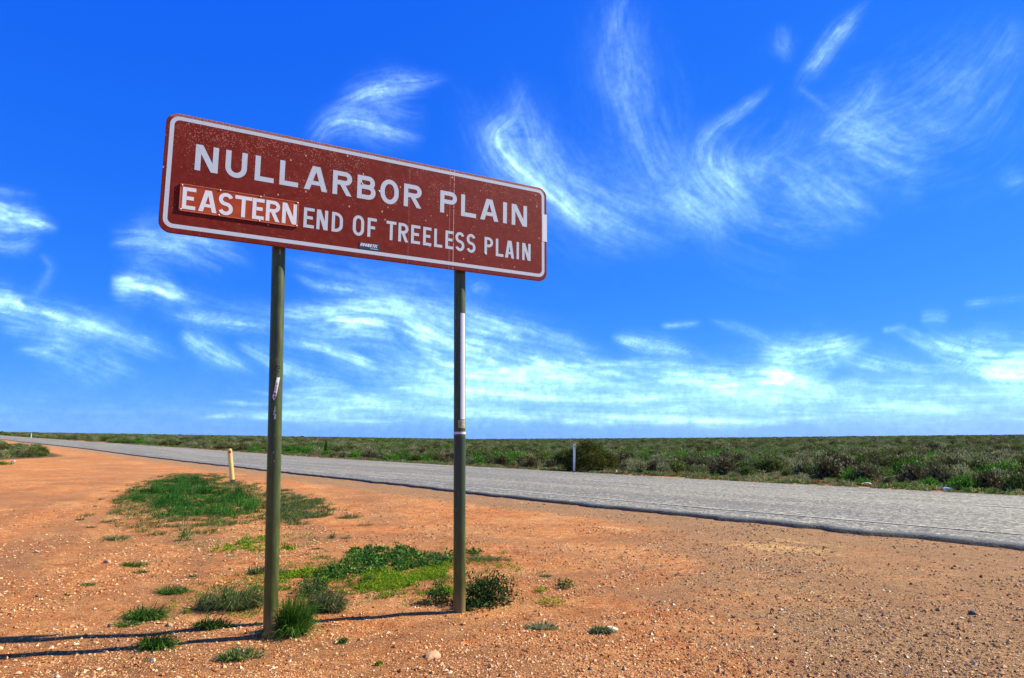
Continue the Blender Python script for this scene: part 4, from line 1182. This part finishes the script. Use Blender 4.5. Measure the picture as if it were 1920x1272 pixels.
def gn_instances(o, sources):
    ng = bpy.data.node_groups.new('scatter_' + o.name, 'GeometryNodeTree')
    ng.interface.new_socket('Geometry', in_out='INPUT', socket_type='NodeSocketGeometry')
    ng.interface.new_socket('Geometry', in_out='OUTPUT', socket_type='NodeSocketGeometry')
    N, Lk = ng.nodes, ng.links
    gi, go = N.new('NodeGroupInput'), N.new('NodeGroupOutput'); jn = N.new('GeometryNodeJoinGeometry')
    def nattr(name, ty):
        a = N.new('GeometryNodeInputNamedAttribute'); a.data_type = ty; a.inputs['Name'].default_value = name; return a.outputs[0]
    ia, ra, sa = nattr('idx', 'INT'), nattr('rotz', 'FLOAT'), nattr('scl', 'FLOAT')
    cx = N.new('ShaderNodeCombineXYZ'); Lk.new(ra, cx.inputs[2])
    for k, src in enumerate(sources):
        oi = N.new('GeometryNodeObjectInfo'); oi.inputs['Object'].default_value = src; oi.transform_space = 'ORIGINAL'
        cp = N.new('FunctionNodeCompare'); cp.data_type = 'INT'; cp.operation = 'EQUAL'
        si = [s for s in cp.inputs if s.enabled and s.type == 'INT']; Lk.new(ia, si[0]); si[1].default_value = k
        ip = N.new('GeometryNodeInstanceOnPoints'); Lk.new(gi.outputs[0], ip.inputs['Points']); Lk.new(cp.outputs[0], ip.inputs['Selection'])
        Lk.new(oi.outputs['Geometry'], ip.inputs['Instance']); Lk.new(cx.outputs[0], ip.inputs['Rotation']); Lk.new(sa, ip.inputs['Scale'])
        Lk.new(ip.outputs[0], jn.inputs[0])
    Lk.new(jn.outputs[0], go.inputs[0])
    md = o.modifiers.new('scatter', 'NODES'); md.node_group = ng
scatter_scrub()

# the big round bush behind the white guide post
bx, by = spot(1097, 886); bx *= 1.03; by *= 1.03
parts = []
for k in range(190):
    a = rng.uniform(0, 6.28); q = math.sqrt(rng.uniform(0, 1)); cx, cy = 1.55 * q * math.cos(a), 1.2 * q * math.sin(a)
    top = (1.38 if cx > -.35 else 1.34) * math.sqrt(max(.04, 1 - q * q * .92)) * (1 + .10 * math.sin(cx * 4.1 + 1)) - (.10 if abs(cx + .45) < .2 else 0)
    cz = max(.12, top - .22 - (0 if rng.random() < .75 else rng.uniform(0, .7) * top)); rr = rng.uniform(.20, .34); m_ = 95
    v = rng.normal(0, 1, (m_, 3)); v /= np.linalg.norm(v, axis=1)[:, None]; qq = rng.uniform(.5, 1, m_)[:, None]
    c = v * rr * qq + [cx, cy, cz]; c[:, 2] = np.maximum(c[:, 2], .02)
    d = v + rng.normal(0, .5, (m_, 3)) + [0, 0, .5]; d /= np.linalg.norm(d, axis=1)[:, None]; ln = .075 * rng.uniform(.6, 1.6, m_); tb = rng.uniform(0, .45)
    parts.append(leaves(c, d, ln, ln * .42, np.clip(tb + rng.uniform(.05, .55, m_), 0, 1)))
o = obj('round_bush', veg_mesh('round_bush', parts), M_bigbush); o.location = (bx, by, gz(bx, by)); o.rotation_euler = (0, 0, -math.atan2(bx, by))
tag(o, 'big dome-shaped olive bush behind the thin white guide post', 'bush')

# bush at the left picture edge beyond the pull-out
px, py = spot(8, 866)
parts = [shrub_parts(4.6, 1.75, 7000, .12, (.1, .8), lobes=10, twig=90, fuzz=.25)]
V, Fc, T, A = shrub_parts(3.6, .9, 4500, .11, (.2, .9), lobes=8, twig=40, fuzz=.25); parts.append((V + [1.2, .2, 0], Fc, T, A))
ob = obj('roadside_bush', veg_mesh('roadside_bush', parts), foliage('edge_bush_leaf', [(0, (.022, .020, .010)), (.4, (.045, .055, .016)), (.8, (.09, .115, .035)), (1, (.17, .18, .07))], gain=.6)); ob.location = (px - 4.3, py + .1, gz(px, py)); ob.scale = (1, 1, 1.65); ob.rotation_euler = (0, 0, .4)
tag(ob, 'straggly grey-green bush at the left edge where the pull-out meets the road', 'bush')
gx, gy = spot(22, 874)
parts = []
for i in range(130):
    a = rng.uniform(-3.4, 1.0); b = rng.uniform(-.9, 1.2)
    V, Fc, T, A = tuft_parts(.6, .42, 26, cx=a, cy=b, blade=.03, tint=(.2, .8)); parts.append((V, Fc, T, A))
og = obj('grass_fringe', veg_mesh('grass_fringe', parts), M_grass); og.location = (gx - 2.2, gy + .9, gz(gx, gy))
tag(og, 'green grass fringe at the foot of the left edge bush', 'grass', kind='stuff')

# tall weed stalk beyond the road and far lone trees
px, py = spot(611, 853); n = 500
zz = rng.uniform(.05, 1.25, n); a = rng.uniform(0, 6.28, n); rr = .16 * rng.uniform(.2, 1, n) * (1.25 - .5 * zz)
d = np.stack([np.cos(a), np.sin(a), np.full(n, .5)], 1); d /= np.linalg.norm(d, axis=1)[:, None]
o = obj('tall_weed', veg_mesh('tall_weed', [leaves(np.stack([rr * np.cos(a), rr * np.sin(a), zz], 1), d, np.full(n, .12), np.full(n, .06), rng.uniform(.3, .9, n)), blades(np.zeros((3, 3)), np.tile([[0, 0, 1.]], (3, 1)), np.full(3, 1.3), np.full(3, .04), np.zeros(3), np.full(3, .1))]), M_green)
o.location = (px * 1.02, py * 1.02, gz(px, py)); tag(o, 'tall upright green weed at the far road edge between the two posts', 'weed')
def far_tree(u, d, s, label):
    x = (u - 960) / 1300 * d; t = empty('distant_tree', (x, d, gz(x, d) - .1)); tag(t, label, 'tree', 'lone trees on the horizon')
    m = MB(); m.tube((0, 0, 0), (0, 0, s * .5), .1 * s, .05 * s, 8); m.tube((0, 0, s * .35), (.3 * s, 0, s * .7), .05 * s, .02 * s, 6); m.tube((0, 0, s * .35), (-.3 * s, .1, s * .7), .05 * s, .02 * s, 6)
    obj('trunk', m.mesh('trunk'), M_brown, t)
    V, Fc, T, A = shrub_parts(s * 1.7, s * .75, 900, .16 * s, (.1, .7), twig=0); V = V + [0, 0, s * .38]
    obj('crown', veg_mesh('crown', [(V, Fc, T, A)]), M_olive, t)
far_tree(13, 520, 2.2, 'tiny dark tree breaking the horizon at the far left')
far_tree(571, 640, 2.4, 'tiny rounded tree on the horizon just right of the near post')
far_tree(238, 800, 2.0, 'faint tiny tree on the horizon left of the cream guide post')

# grass on the far verge
def verge():
    srcs = []
    specs = [(.55, .28, 60, M_grass, (.2, .95)), (.6, .34, 70, M_greygrass, (.2, 1.)), (.5, .24, 55, M_rust, (.4, 1.))]
    for w, h, n, mat, tt in specs:
        me = veg_mesh('verge_tuft', [tuft_parts(w, h, n, blade=.022, tint=tt, flat_=.2)]); me.materials.append(mat); srcs.append(me)
    n = 5200
    e = rng.uniform(-45, 130, n) ; e = np.where(rng.random(n) < .5, rng.uniform(-20, 50, n), e)
    q = far_edge(e) + .35 + rng.exponential(1.1, n); q = np.where(rng.random(n) < .3, far_edge(e) + rng.uniform(.3, 7, n), q)
    keep = (vnoise(e * .5, q * 1.2, 71) > .22) | (q - far_edge(e) > 1.6); e, q = e[keep], q[keep]
    x, y = xy(e, q); z = ground_h(x, y); k = len(x)
    idx = rng.integers(0, 3, k); zn = vnoise(e * .15, q * 0, 73); idx = np.where((zn > .6) & (rng.random(k) < .7), 0, idx)
    scl = rng.uniform(.4, 1.0, k) * np.clip((q - far_edge(e)) / 1.2, .35, 1.)
    base = []
    for j in range(3):
        o = bpy.data.objects.new('grass_tuft', srcs[j]); col.objects.link(o)
        i = np.where(idx == j)[0]; i = i[np.argmin(np.hypot(x[i], y[i] - 20))]
        o.location = (x[i], y[i], z[i]); o.rotation_euler = (0, 0, 1.)
        tag(o, ['green grass tuft on the far verge at the road edge', 'greyish grass tuft on the far verge at the road edge', 'rusty dry grass tuft on the far verge at the road edge'][j], 'grass tuft')
        base.append(o)
    me = bpy.data.meshes.new('verge_grass'); me.vertices.add(k); me.vertices.foreach_set('co', np.stack([x, y, z], 1).astype(np.float32).ravel())
    for nm, a, ty in (('idx', idx, 'INT'), ('rotz', rng.uniform(0, 6.28, k), 'FLOAT'), ('scl', scl, 'FLOAT')):
        at = me.attributes.new(nm, ty, 'POINT'); at.data.foreach_set('value', a.astype(np.int32 if ty == 'INT' else np.float32))
    o = obj('verge_grass', me); tag(o, 'rough grass strip along the far edge of the highway', 'grass', kind='stuff'); gn_instances(o, base)
verge()

# ------------------------------------------------------------------ weeds around the sign
def px2m(u, v, px):
    x, y = spot(u, v); return x, y, px * y / 1300.
def in_poly(u, v, poly):
    u = np.asarray(u); v = np.asarray(v); c = np.zeros(u.shape, bool); n = len(poly)
    for i in range(n):
        x1, y1 = poly[i]; x2, y2 = poly[(i + 1) % n]
        m = ((y1 > v) != (y2 > v)) & (u < (x2 - x1) * (v - y1) / (y2 - y1 + 1e-9) + x1); c ^= m
    return c
def to_px(x, y, z):
    f = y * F_[1] + (z - CAMZ) * F_[2]; up = y * U_[1] + (z - CAMZ) * U_[2]
    return 960 + 1300 * x / f, 636 - 1300 * up / f
def sample_poly(poly, n, ragged=.25, seed=5, fs=2.0):
    C = np.array([spot(*p) for p in poly]); lo, hi = C.min(0) - .3, C.max(0) + .3; out = np.zeros((0, 2))
    while len(out) < n:
        P = rng.uniform(lo, hi, (n * 4, 2)); Q = P + (np.stack([fbm(P[:, 0] * fs, P[:, 1] * fs, seed, 3), fbm(P[:, 0] * fs, P[:, 1] * fs, seed + 9, 3)], 1) - .5) * ragged * 2
        m = in_poly(Q[:, 0], Q[:, 1], [tuple(c) for c in C]); out = np.vstack([out, P[m]])
    return out[:n]

def mat_patch(name, poly, parts_fn, n, mat, label, cat, ragged=.5, thr=0, seed=5):
    P = sample_poly(poly, n, ragged, seed)
    if thr: P = P[fbm(P[:, 0] * 2.2, P[:, 1] * 2.2, seed + 50, 3) > thr]
    Z = ground_h(P[:, 0], P[:, 1]); c = P.mean(0); cz = float(Z.mean())
    parts = [parts_fn(p[0] - c[0], p[1] - c[1], z - cz) for p, z in zip(P, Z)]
    o = obj(name, veg_mesh(name, parts), mat); o.location = (c[0], c[1], cz); tag(o, label, cat, kind='stuff'); return o

# the dark green weed bed behind the near post: leafy heart, greyer grass round it
heart = [(262, 938), (300, 905), (345, 898), (400, 912), (430, 925), (470, 945), (500, 952), (500, 975), (440, 968), (395, 982), (330, 972), (285, 965)]
def bed(x, y, z):
    hh = .05 + .30 * float(smooth(.3, .72, fbm(np.array([x * 2.1]), np.array([y * 1.6]), 201, 3)[0]))
    tn = float(smooth(.35, .65, fbm(np.array([x * 1.3 + 5]), np.array([y * .9]), 211, 3)[0])); lo_, hi_ = .02 + .35 * tn, .55 + .45 * tn
    return join([herb_parts(.34, hh, 46, .034, (lo_, hi_), x, y, z, .45, 2), tuft_parts(.34, hh * 1.15, 34, cx=x, cy=y, cz=z, blade=.010, tint=(lo_, hi_), flat_=.4, dry=0)])
mat_patch('weed_bed', heart, bed, 640, M_mat, 'dense dark green weed bed behind the near post', 'weeds', .9, .38, 63)
ring_ = [(200, 945), (235, 925), (270, 905), (335, 888), (400, 890), (440, 904), (500, 918), (560, 930), (612, 950), (590, 968), (545, 985), (495, 982), (430, 985), (380, 1000), (320, 1008), (250, 990), (215, 972)]
mat_patch('grass_patch', ring_, lambda x, y, z: tuft_parts(.50, .13, 30, (.2, 0), cx=x, cy=y, cz=z, blade=.009, tint=(.1, .8), dry=.06), 900, M_greygrass, 'low greyish grass spreading round the dark weed bed', 'grass', .9, .37, 15)
mat_patch('grass_patch', ring_, lambda x, y, z: tuft_parts(.42, .15, 30, (.2, 0), cx=x, cy=y, cz=z, blade=.009, tint=(.1, .8), dry=.05), 600, M_grass, 'dark green grass mixed through the weed bed behind the near post', 'grass', .9, .40, 35)
east = [(500, 922), (545, 928), (612, 950), (585, 970), (548, 986), (500, 980)]
mat_patch('grass_patch', east, lambda x, y, z: tuft_parts(.45, .14, 34, (.2, 0), cx=x, cy=y, cz=z, blade=.009, tint=(.1, .8), dry=.08), 210, M_greygrass, 'grey-green grass just right of the near post beside the weed bed', 'grass', .7, .36, 55)
# bright carpet left of the far post
carpet = [(645, 1110), (700, 1080), (760, 1068), (850, 1058), (850, 1092), (812, 1108), (745, 1122), (690, 1118)]
mat_patch('herb_carpet', carpet, lambda x, y, z: herb_parts(.17, rng.uniform(.02, .085), 44, .017, (0, 1.), x, y, z, .55, 2), 560, M_brightherb, 'bright lime green herb carpet left of the far post foot', 'ground cover', .7, .36, 19)
leafy = [(598, 1078), (640, 1060), (655, 1038), (700, 1026), (760, 1036), (850, 1038), (850, 1066), (760, 1064), (700, 1074), (640, 1084)]
mat_patch('broadleaf_weeds', leafy, lambda x, y, z: herb_parts(.22, rng.uniform(.04, .13), 30, .036, (.0, 1.), x, y, z, .75, 2), 230, M_darkherb, 'dark broad-leaved weeds along the back of the bright herb carpet', 'weeds', .6, .38, 29)
dusk = [(560, 1112), (610, 1100), (650, 1085), (690, 1082), (680, 1108), (640, 1120), (600, 1125)]
mat_patch('straggly_weeds', dusk, lambda x, y, z: herb_parts(.24, .15, 40, .026, (.0, .8), x, y, z, .5, 2), 100, M_polebush, 'straggly dark weeds between the near post tussock and the bright carpet', 'weeds', .7, .38, 39)
b2 = [(420, 1112), (455, 1092), (500, 1082), (590, 1080), (600, 1095), (520, 1102), (470, 1112)]
mat_patch('herb_carpet', b2, lambda x, y, z: herb_parts(.14, .045, 34, .022, (.1, 1.), x, y, z, .6, 2), 150, M_brightherb, 'thin bright green herbs growing either side of the near post', 'ground cover', .7, .44, 49)
b3 = [(395, 1028), (430, 1016), (480, 1006), (540, 1020), (560, 1030), (500, 1040), (440, 1045), (400, 1038)]
mat_patch('herb_carpet', b3, lambda x, y, z: herb_parts(.15, .05, 30, .024, (.1, 1.), x, y, z, .6, 2), 110, M_brightherb, 'sparse bright herbs on bare soil in front of the dark weed bed', 'ground cover', .5, .48, 77)

field = [(380, 1150), (400, 1110), (450, 1080), (520, 1060), (600, 1052), (660, 1028), (760, 1030), (870, 1040), (960, 1062), (950, 1110), (860, 1125), (780, 1128), (660, 1140), (560, 1150), (470, 1160)]
mat_patch('low_weeds', field, lambda x, y, z: herb_parts(.15, rng.uniform(.02, .07), 22, .018, (0, 1.), x, y, z, .5, 2), 560, M_brightherb, 'ragged green ground cover linking the feet of both posts', 'ground cover', .8, .45, 301)
mat_patch('low_grass', field, lambda x, y, z: tuft_parts(.26, rng.uniform(.05, .13), 16, (.25, 0), cx=x, cy=y, cz=z, blade=.006, tint=(.1, .9), flat_=.5, dry=.12), 560, M_grass, 'thin ragged grass growing between and around the feet of both posts', 'grass', .8, .44, 333)
mat_patch('low_grass', [(235, 1000), (330, 985), (470, 985), (560, 1000), (640, 1012), (560, 1045), (450, 1050), (340, 1030)], lambda x, y, z: tuft_parts(.24, rng.uniform(.04, .10), 14, (.25, 0), cx=x, cy=y, cz=z, blade=.006, tint=(.1, .9), flat_=.5, dry=.2), 420, M_grass, 'thin scattered grass on the soil in front of the weed bed', 'grass', .8, .52, 355)

# countable tufts
TUFTS = [ # u, v(base), width px, height px, blades, material, dryness, name, label
 (317, 1113, 74, 22, 260, 0, .05, 'low dark green grass tuft alone on the left soil'),
 (270, 1160, 105, 34, 380, 0, .05, 'wide green grass tuft just above the far post shadow'),
 (235, 1172, 60, 12, 120, 0, .1, 'flat thin grass runner left of the wide tuft above the shadow'),
 (290, 1215, 90, 36, 380, 0, .1, 'grass tuft split by the near post shadow'),
 (390, 1178, 72, 32, 300, 0, .08, 'grass tuft on the far post shadow near the near post'),
 (441, 1236, 76, 32, 260, 0, .12, 'foremost grass tuft below the near post shadow'),
 (246, 1061, 52, 14, 150, 0, .02, 'small dark tuft above the left soil, larger of two close ones'),
 (263, 1074, 30, 9, 80, 0, .02, 'tiny dark tuft just under the small dark tuft'),
 (162, 1098, 36, 9, 90, 0, .02, 'thin tiny tuft at the far left of the foreground'),
 (125, 1117, 15, 6, 40, 0, .0, 'speck of green grass farthest left on the soil'),
 (218, 1012, 66, 16, 180, 1, .05, 'grey-green flat tuft left below the weed bed'),
 (360, 1082, 22, 9, 60, 0, .05, 'tiny tuft between the lone tuft and the near post'),
 (150, 976, 20, 12, 50, 1, .2, 'pale little tuft on the tracks left of the weed bed'),
 (170, 990, 28, 6, 60, 1, .1, 'flat dark streak of grass on the tracks left of the weed bed'),
 (438, 1142, 140, 62, 620, 1, .25, 'long-bladed straggling grass clump left of the near post'),
 (480, 1076, 52, 24, 200, 1, .1, 'soft grey grass tuft touching the near post on its left'),
 (530, 1074, 40, 14, 100, 1, .1, 'thin grey grass wisp right of the near post'),
 (615, 1145, 80, 52, 460, 1, .22, 'feathery grey-green clump right of the near post tussock'),
 (1015, 1177, 70, 14, 220, 1, .25, 'flat brownish tuft on the gravel right of the far post'),
 (1125, 1186, 52, 20, 220, 1, .25, 'brownish tuft beside the white rock'),
 (1022, 1082, 28, 10, 80, 1, .3, 'small dry tuft above the green tuft on the gravel'),
 (912, 1050, 88, 10, 200, 1, .25, 'long flat brown-green tuft just right of the far post'),
 (655, 972, 52, 16, 150, 1, .1, 'grey grass tuft right of the weed bed, nearer one'),
 (680, 986, 30, 9, 80, 1, .1, 'small flat tuft lower right of the grey grass tuft'),
 (620, 1010, 18, 16, 50, 1, .1, 'upright small tuft behind the broad-leaved weeds'),
 (648, 1010, 28, 8, 70, 1, .1, 'flat small tuft beside the upright one behind the broad-leaved weeds'),
 (590, 1030, 22, 8, 50, 1, .1, 'tiny flat tuft on the pink soil right of the near post'),
 (820, 1050, 60, 24, 200, 1, .2, 'hazy grey grass just left of the far post'),
 (745, 1100, 26, 14, 40, 1, .2, 'wispy stalk tuft inside the bright herb carpet'),
 (355, 1000, 34, 6, 60, 1, .2, 'flat brown streak of grass beside the round green herb'),
]
for (u, v, w, h, nb, mt, dry, lab) in TUFTS:
    x, y, W = px2m(u, v, w); H = h * y / 1300 * 1.12
    vparts = [tuft_parts(W * .9, H, int(nb * .9), (.25, 0), .0060, (.15, .85), flat_=.55, dry=dry)]
    for k in range(3):
        cx = rng.uniform(-.3, .3) * W
        vparts.append(tuft_parts(W * .6, H * rng.uniform(.5, .9), nb // 3, (.35, 0), .0060, (.15, .85), cx=cx, cy=rng.uniform(-.12, .12) * W, flat_=.55, dry=dry))
    o = obj('grass_tuft', veg_mesh('grass_tuft', vparts), (M_grass, M_greygrass)[mt]); o.location = (x, y, gz(x, y)); o.rotation_euler = (0, 0, 0)
    o.scale = (1.28, .9, 1.1); tag(o, lab, 'grass tuft', 'grass tufts on the red soil')
# the tussock against the near post
x, y, W = px2m(545, 1190, 96)
parts = [tuft_parts(W * 1.0, .46, 1200, (.1, 0), .006, (.15, .8), flat_=.25, dry=.05), tuft_parts(W * 1.3, .26, 600, (.1, -.1), .006, (.2, .8), flat_=.4, dry=.14), tuft_parts(W * .5, .14, 160, (-.5, -.3), .005, (.88, 1.), cx=-.14, cy=-.1, flat_=.3, dry=.9)]
o = obj('grass_tussock', veg_mesh('grass_tussock', parts), M_grass); o.location = (x, y + .02, gz(x, y)); tag(o, 'tall lush green grass tussock against the foot of the near post', 'grass tussock')
# leafy bush round the far post foot
x, y, W = px2m(905, 1138, 120)
parts = [herb_parts(.64, .34, 2400, .028, (.05, 1.), .03, .03, 0, .6, 12), herb_parts(.36, .20, 700, .024, (.0, .9), -.42, .0, 0, .6, 6), herb_parts(.25, .09, 40, .06, (.7, 1.), -.12, -.14, 0, .7, 3)]
n = 60; a = rng.uniform(0, 6.28, n); t = rng.uniform(.3, 1, n); d = np.stack([np.cos(a) * t, np.sin(a) * t, np.full(n, .7)], 1); L = np.linalg.norm(d, axis=1)
parts.append(blades(np.tile([[0, 0, 0.]], (n, 1)), d / L[:, None], L * .28, np.full(n, .006), np.zeros(n), np.full(n, .15)))
o = obj('leafy_bush', veg_mesh('leafy_bush', parts), M_polebush); o.location = (x, y + .06, gz(x, y)); tag(o, 'small dark leafy bush wrapped round the foot of the far post', 'bush')
# small herbs
for (u, v, w, h, mat, nl, lab) in (
        (350, 1014, 38, 24, M_mat, 420, 'round fresh green herb below the dark weed bed'),
        (1058, 1103, 50, 18, M_darkherb, 300, 'small flat green herb on the gravel, upper right of the far post foot'),
        (1020, 1110, 36, 10, M_brightherb, 120, 'little bright green herb beside the yellow herb'),
        (1018, 1134, 84, 14, foliage('yellow_herb', [(0, (.16, .14, .02)), (.5, (.38, .36, .04)), (1, (.60, .50, .10))]), 320, 'yellowing herb mat on the gravel right of the far post'),
        (640, 1206, 28, 9, M_mat, 110, 'tiny green herb on the gravel between the two posts'),
        (710, 1248, 14, 7, M_brightherb, 50, 'speck of green herb at the bottom between the posts'),
        (540, 1031, 46, 12, M_brightherb, 130, 'small bright herb right of the near post at the pink soil'),
        (690, 1045, 46, 30, M_polebush, 280, 'upright dark herb at the left end of the broad-leaved weeds'),
        (600, 1078, 34, 14, M_brightherb, 120, 'bright herb left of the broad-leaved weeds'),
        (520, 1196, 44, 10, M_brightherb, 90, 'low yellow-green herb at the very foot of the near post'),
        (350, 1150, 20, 8, M_brightherb, 60, 'little bright herb between the wide tuft and the straggling clump')):
    x, y, W = px2m(u, v, w); H = h * y / 1300
    o = obj('herb', veg_mesh('herb', [herb_parts(W, H, nl, .022, (.05, 1.), round_=.6, lobes=7)]), mat); o.location = (x, y, gz(x, y)); tag(o, lab, 'herb', 'small herbs on the soil')

def seedlings():
    P = []
    for (u0, u1, v0, v1, n) in ((80, 520, 985, 1180, 150), (380, 700, 1000, 1120, 130), (560, 860, 960, 1060, 60), (960, 1120, 1060, 1150, 25), (220, 700, 1180, 1265, 22)):
        c = [spot(u, v) for u, v in ((u0, v0), (u1, v0), (u1, v1), (u0, v1))]; w = rng.uniform(0, 1, (n, 2))
        for a, b in w:
            p = [(c[0][k] * (1 - a) + c[1][k] * a) * (1 - b) + (c[3][k] * (1 - a) + c[2][k] * a) * b for k in (0, 1)]; P.append(p)
    P = np.array(P); P = P[fbm(P[:, 0] * 1.5, P[:, 1] * 1.5, 301, 3) > .43]; Z = ground_h(P[:, 0], P[:, 1]); parts = []
    for p, z in zip(P, Z):
        w = rng.uniform(.04, .13)
        parts.append(herb_parts(w, w * .28, 14, .016, (0, .9), p[0], p[1], z, .5, 1) if rng.random() < .5 else tuft_parts(w * 1.3, w * .3, 14, (.2, 0), .005, (.1, .8), p[0], p[1], z, .6))
    o = obj('seedlings', veg_mesh('seedlings', parts), M_grass); tag(o, 'tiny scattered seedlings dotted over the soil round the posts', 'seedlings', kind='stuff')
seedlings()

# ------------------------------------------------------------------ stones
def stone_mesh(name, sx, sy, sz, seed, sub=3):
    import bmesh
    bm = bmesh.new(); bmesh.ops.create_icosphere(bm, subdivisions=sub, radius=1); r2 = np.random.default_rng(seed)
    planes = r2.normal(0, 1, (13, 3)); planes /= np.linalg.norm(planes, axis=1)[:, None]; dd = r2.uniform(.45, .9, 13)
    for v in bm.verts:
        p = np.array(v.co)
        for q, d in zip(planes, dd):
            t = p @ q - d
            if t > 0: p = p - q * t * .9
        p *= 1 + .05 * math.sin(p[0] * 9 + seed) * math.sin(p[1] * 11)
        v.co = (p[0] * sx, p[1] * sy, max(p[2], -.5) * sz)
    me = bpy.data.meshes.new(name); bm.to_mesh(me); bm.free(); return me
def rock_mat(name, a, b):
    t = NT(name); t.color(t.ramp(t.noise(22, 6, .7), [(.3, a), (.7, b)])); t.bump(t.noise(60, 5, .7), .5, .006); t.b.inputs['Roughness'].default_value = .9; return t.m
M_pale = rock_mat('pale_limestone', (.36, .28, .17), (.62, .56, .42)); M_tan = rock_mat('tan_rock', (.26, .12, .055), (.50, .32, .18)); M_blue = rock_mat('grey_blue_rock', (.12, .13, .16), (.30, .32, .38)); M_dk = rock_mat('dark_rock', (.05, .04, .04), (.16, .12, .10))
ROCKS = [(1146, 1184, 34, 13, M_pale, 'white limestone rock beside the brownish tuft'), (812, 1231, 46, 9, M_tan, 'flat tan rock half sunk in the red soil at the bottom middle'),
 (299, 1206, 22, 9, M_blue, 'blue-grey stone in the grass tuft split by the shadow'), (350, 1141, 10, 5, M_pale, 'small white stone right of the wide tuft'),
 (287, 1240, 14, 6, M_pale, 'small pale stone at the bottom left'), (1824, 1152, 16, 8, M_dk, 'small dark stone on the gravel at the right'),
 (204, 1177, 8, 8, M_dk, 'dark pebble at the tip of the sign shadow'), (68, 1036, 12, 6, M_pale, 'pale stone on the tracks at the left'),
 (203, 1056, 18, 8, M_tan, 'tan stone left of the small dark tuft'), (70, 1120, 9, 5, M_dk, 'brown pebble on the left soil'),
 (35, 1214, 11, 7, M_tan, 'tan pebble between the two shadows at the left edge'), (149, 1176, 13, 6, M_tan, 'orange stone on the upper shadow'),
 (318, 1174, 14, 7, M_tan, 'tan stone on the far post shadow'), (108, 1271, 12, 6, M_pale, 'pale pebble at the bottom left corner'),
 (1106, 1256, 10, 8, M_dk, 'dark pebble on the gravel at the bottom'), (475, 1133, 7, 5, M_pale, 'tiny white stone in the grass left of the near post')]
for i, (u, v, w, h, mat, lab) in enumerate(ROCKS):
    x, y, W = px2m(u, v, w); H = h * y / 1300
    o = obj('rock', stone_mesh('rock', W / 2, W / 2 * .75, H * .75, 40 + i, 3), mat); o.location = (x, y, gz(x, y) + H * .12); o.rotation_euler = (0, 0, rng.uniform(-.5, .5)); tag(o, lab, 'rock', 'loose rocks on the ground')
# crumpled litter on the far verge
def litter(u, v, w, h, lab, seed):
    x, y, W = px2m(u, v, w); H = h * y / 1300
    o = obj('litter', stone_mesh('litter', W / 2, W / 3, H, seed, 2), M_white2); o.location = (x, y, gz(x, y) + .02); tag(o, lab, 'litter', 'white rubbish on the far verge')
litter(1779, 920, 26, 7, 'crumpled white rubbish on the far verge at the right', 3); litter(1625, 911, 24, 5, 'strip of white rubbish on the far verge, left of the crumpled rubbish', 5); litter(1156, 889, 5, 8, 'small white object standing on the far verge by the round bush', 8)
litter(26, 866, 5, 3, 'white scrap in the grass at the left edge', 9)

def gravel():
    """loose pebbles, evenly thick in the picture: closer ones are packed denser"""
    n = 130000
    vv = rng.uniform(2080 / 21., 2080 / 3.6, n); r = 2080 / vv; a = np.radians(rng.uniform(-42, 42, n))
    x, y = r * np.sin(a), r * np.cos(a); e, q = en(x, y)
    cl = fbm(x * 1.3, y * 1.3, 91, 4); right = smooth(.5, 3.0, x)
    p = .12 + 1.1 * smooth(.44, .62, cl) + .55 * right * smooth(12, 6, r) + .5 * smooth(7, 4.5, y)
    k = (rng.random(n) < p) & (q < near_edge(e) - .12); x, y, r, right, q, e = x[k], y[k], r[k], right[k], q[k], e[k]; n = len(x)
    s = np.exp(rng.normal(math.log(.0072), .48, n)) * np.clip(r / 6.0, .8, 2.2) ** .7; s = np.clip(s, .003, .026)
    O = np.array([[1, 0, 0], [0, 1, 0], [-1, 0, 0], [0, -1, 0], [.1, 0, .8], [0, 0, -.6], ], float)
    V = O[None] * rng.uniform(.6, 1.25, (n, 6, 1)) + rng.normal(0, .12, (n, 6, 3))
    ph = rng.uniform(0, 6.28, n); c_, s_ = np.cos(ph)[:, None], np.sin(ph)[:, None]
    X = (V[..., 0] * c_ - V[..., 1] * s_) * s[:, None]; Y = (V[..., 0] * s_ + V[..., 1] * c_) * s[:, None] * .9; Z = V[..., 2] * s[:, None] * .8
    z = ground_h(x, y)
    W = np.stack([X + x[:, None], Y + y[:, None], Z + (z + s * .15)[:, None]], -1).reshape(-1, 3)
    T = np.array([[0, 1, 4], [1, 2, 4], [2, 3, 4], [3, 0, 4], [1, 0, 5], [2, 1, 5], [3, 2, 5], [0, 3, 5]])
    Fc = (np.arange(n)[:, None, None] * 6 + T[None]).reshape(-1)
    g = np.clip(np.maximum(right * .75, smooth(2.4, .6, near_edge(e) - q)), 0, 1)
    t = np.repeat(rng.random(n), 6); gg = np.repeat((rng.random(n) < g).astype(float), 6)
    me = np_mesh('gravel', W, Fc, np.full(n * 8, 3), False, dict(tint=t, grey=gg))
    m = NT('pebbles'); f = m.attr('tint')
    a1 = m.ramp(f, [(0, (.22, .085, .04)), (.25, (.48, .20, .09)), (.55, (.68, .38, .20)), (.88, (.80, .55, .34)), (1, (.90, .78, .60))])
    a2 = m.ramp(f, [(0, (.10, .06, .04)), (.25, (.30, .18, .11)), (.6, (.54, .36, .24)), (.88, (.72, .55, .40)), (1, (.84, .74, .58))])
    m.color(m.mix(1., m.mix(m.attr('grey'), a1, a2), (.72, .64, .46), 'MULTIPLY')); m.b.inputs['Roughness'].default_value = .9; m.b.inputs['Specular IOR Level'].default_value = .15
    o = obj('gravel', me, m.m); tag(o, 'loose pebbles scattered over the red soil', 'gravel', kind='stuff')
gravel()
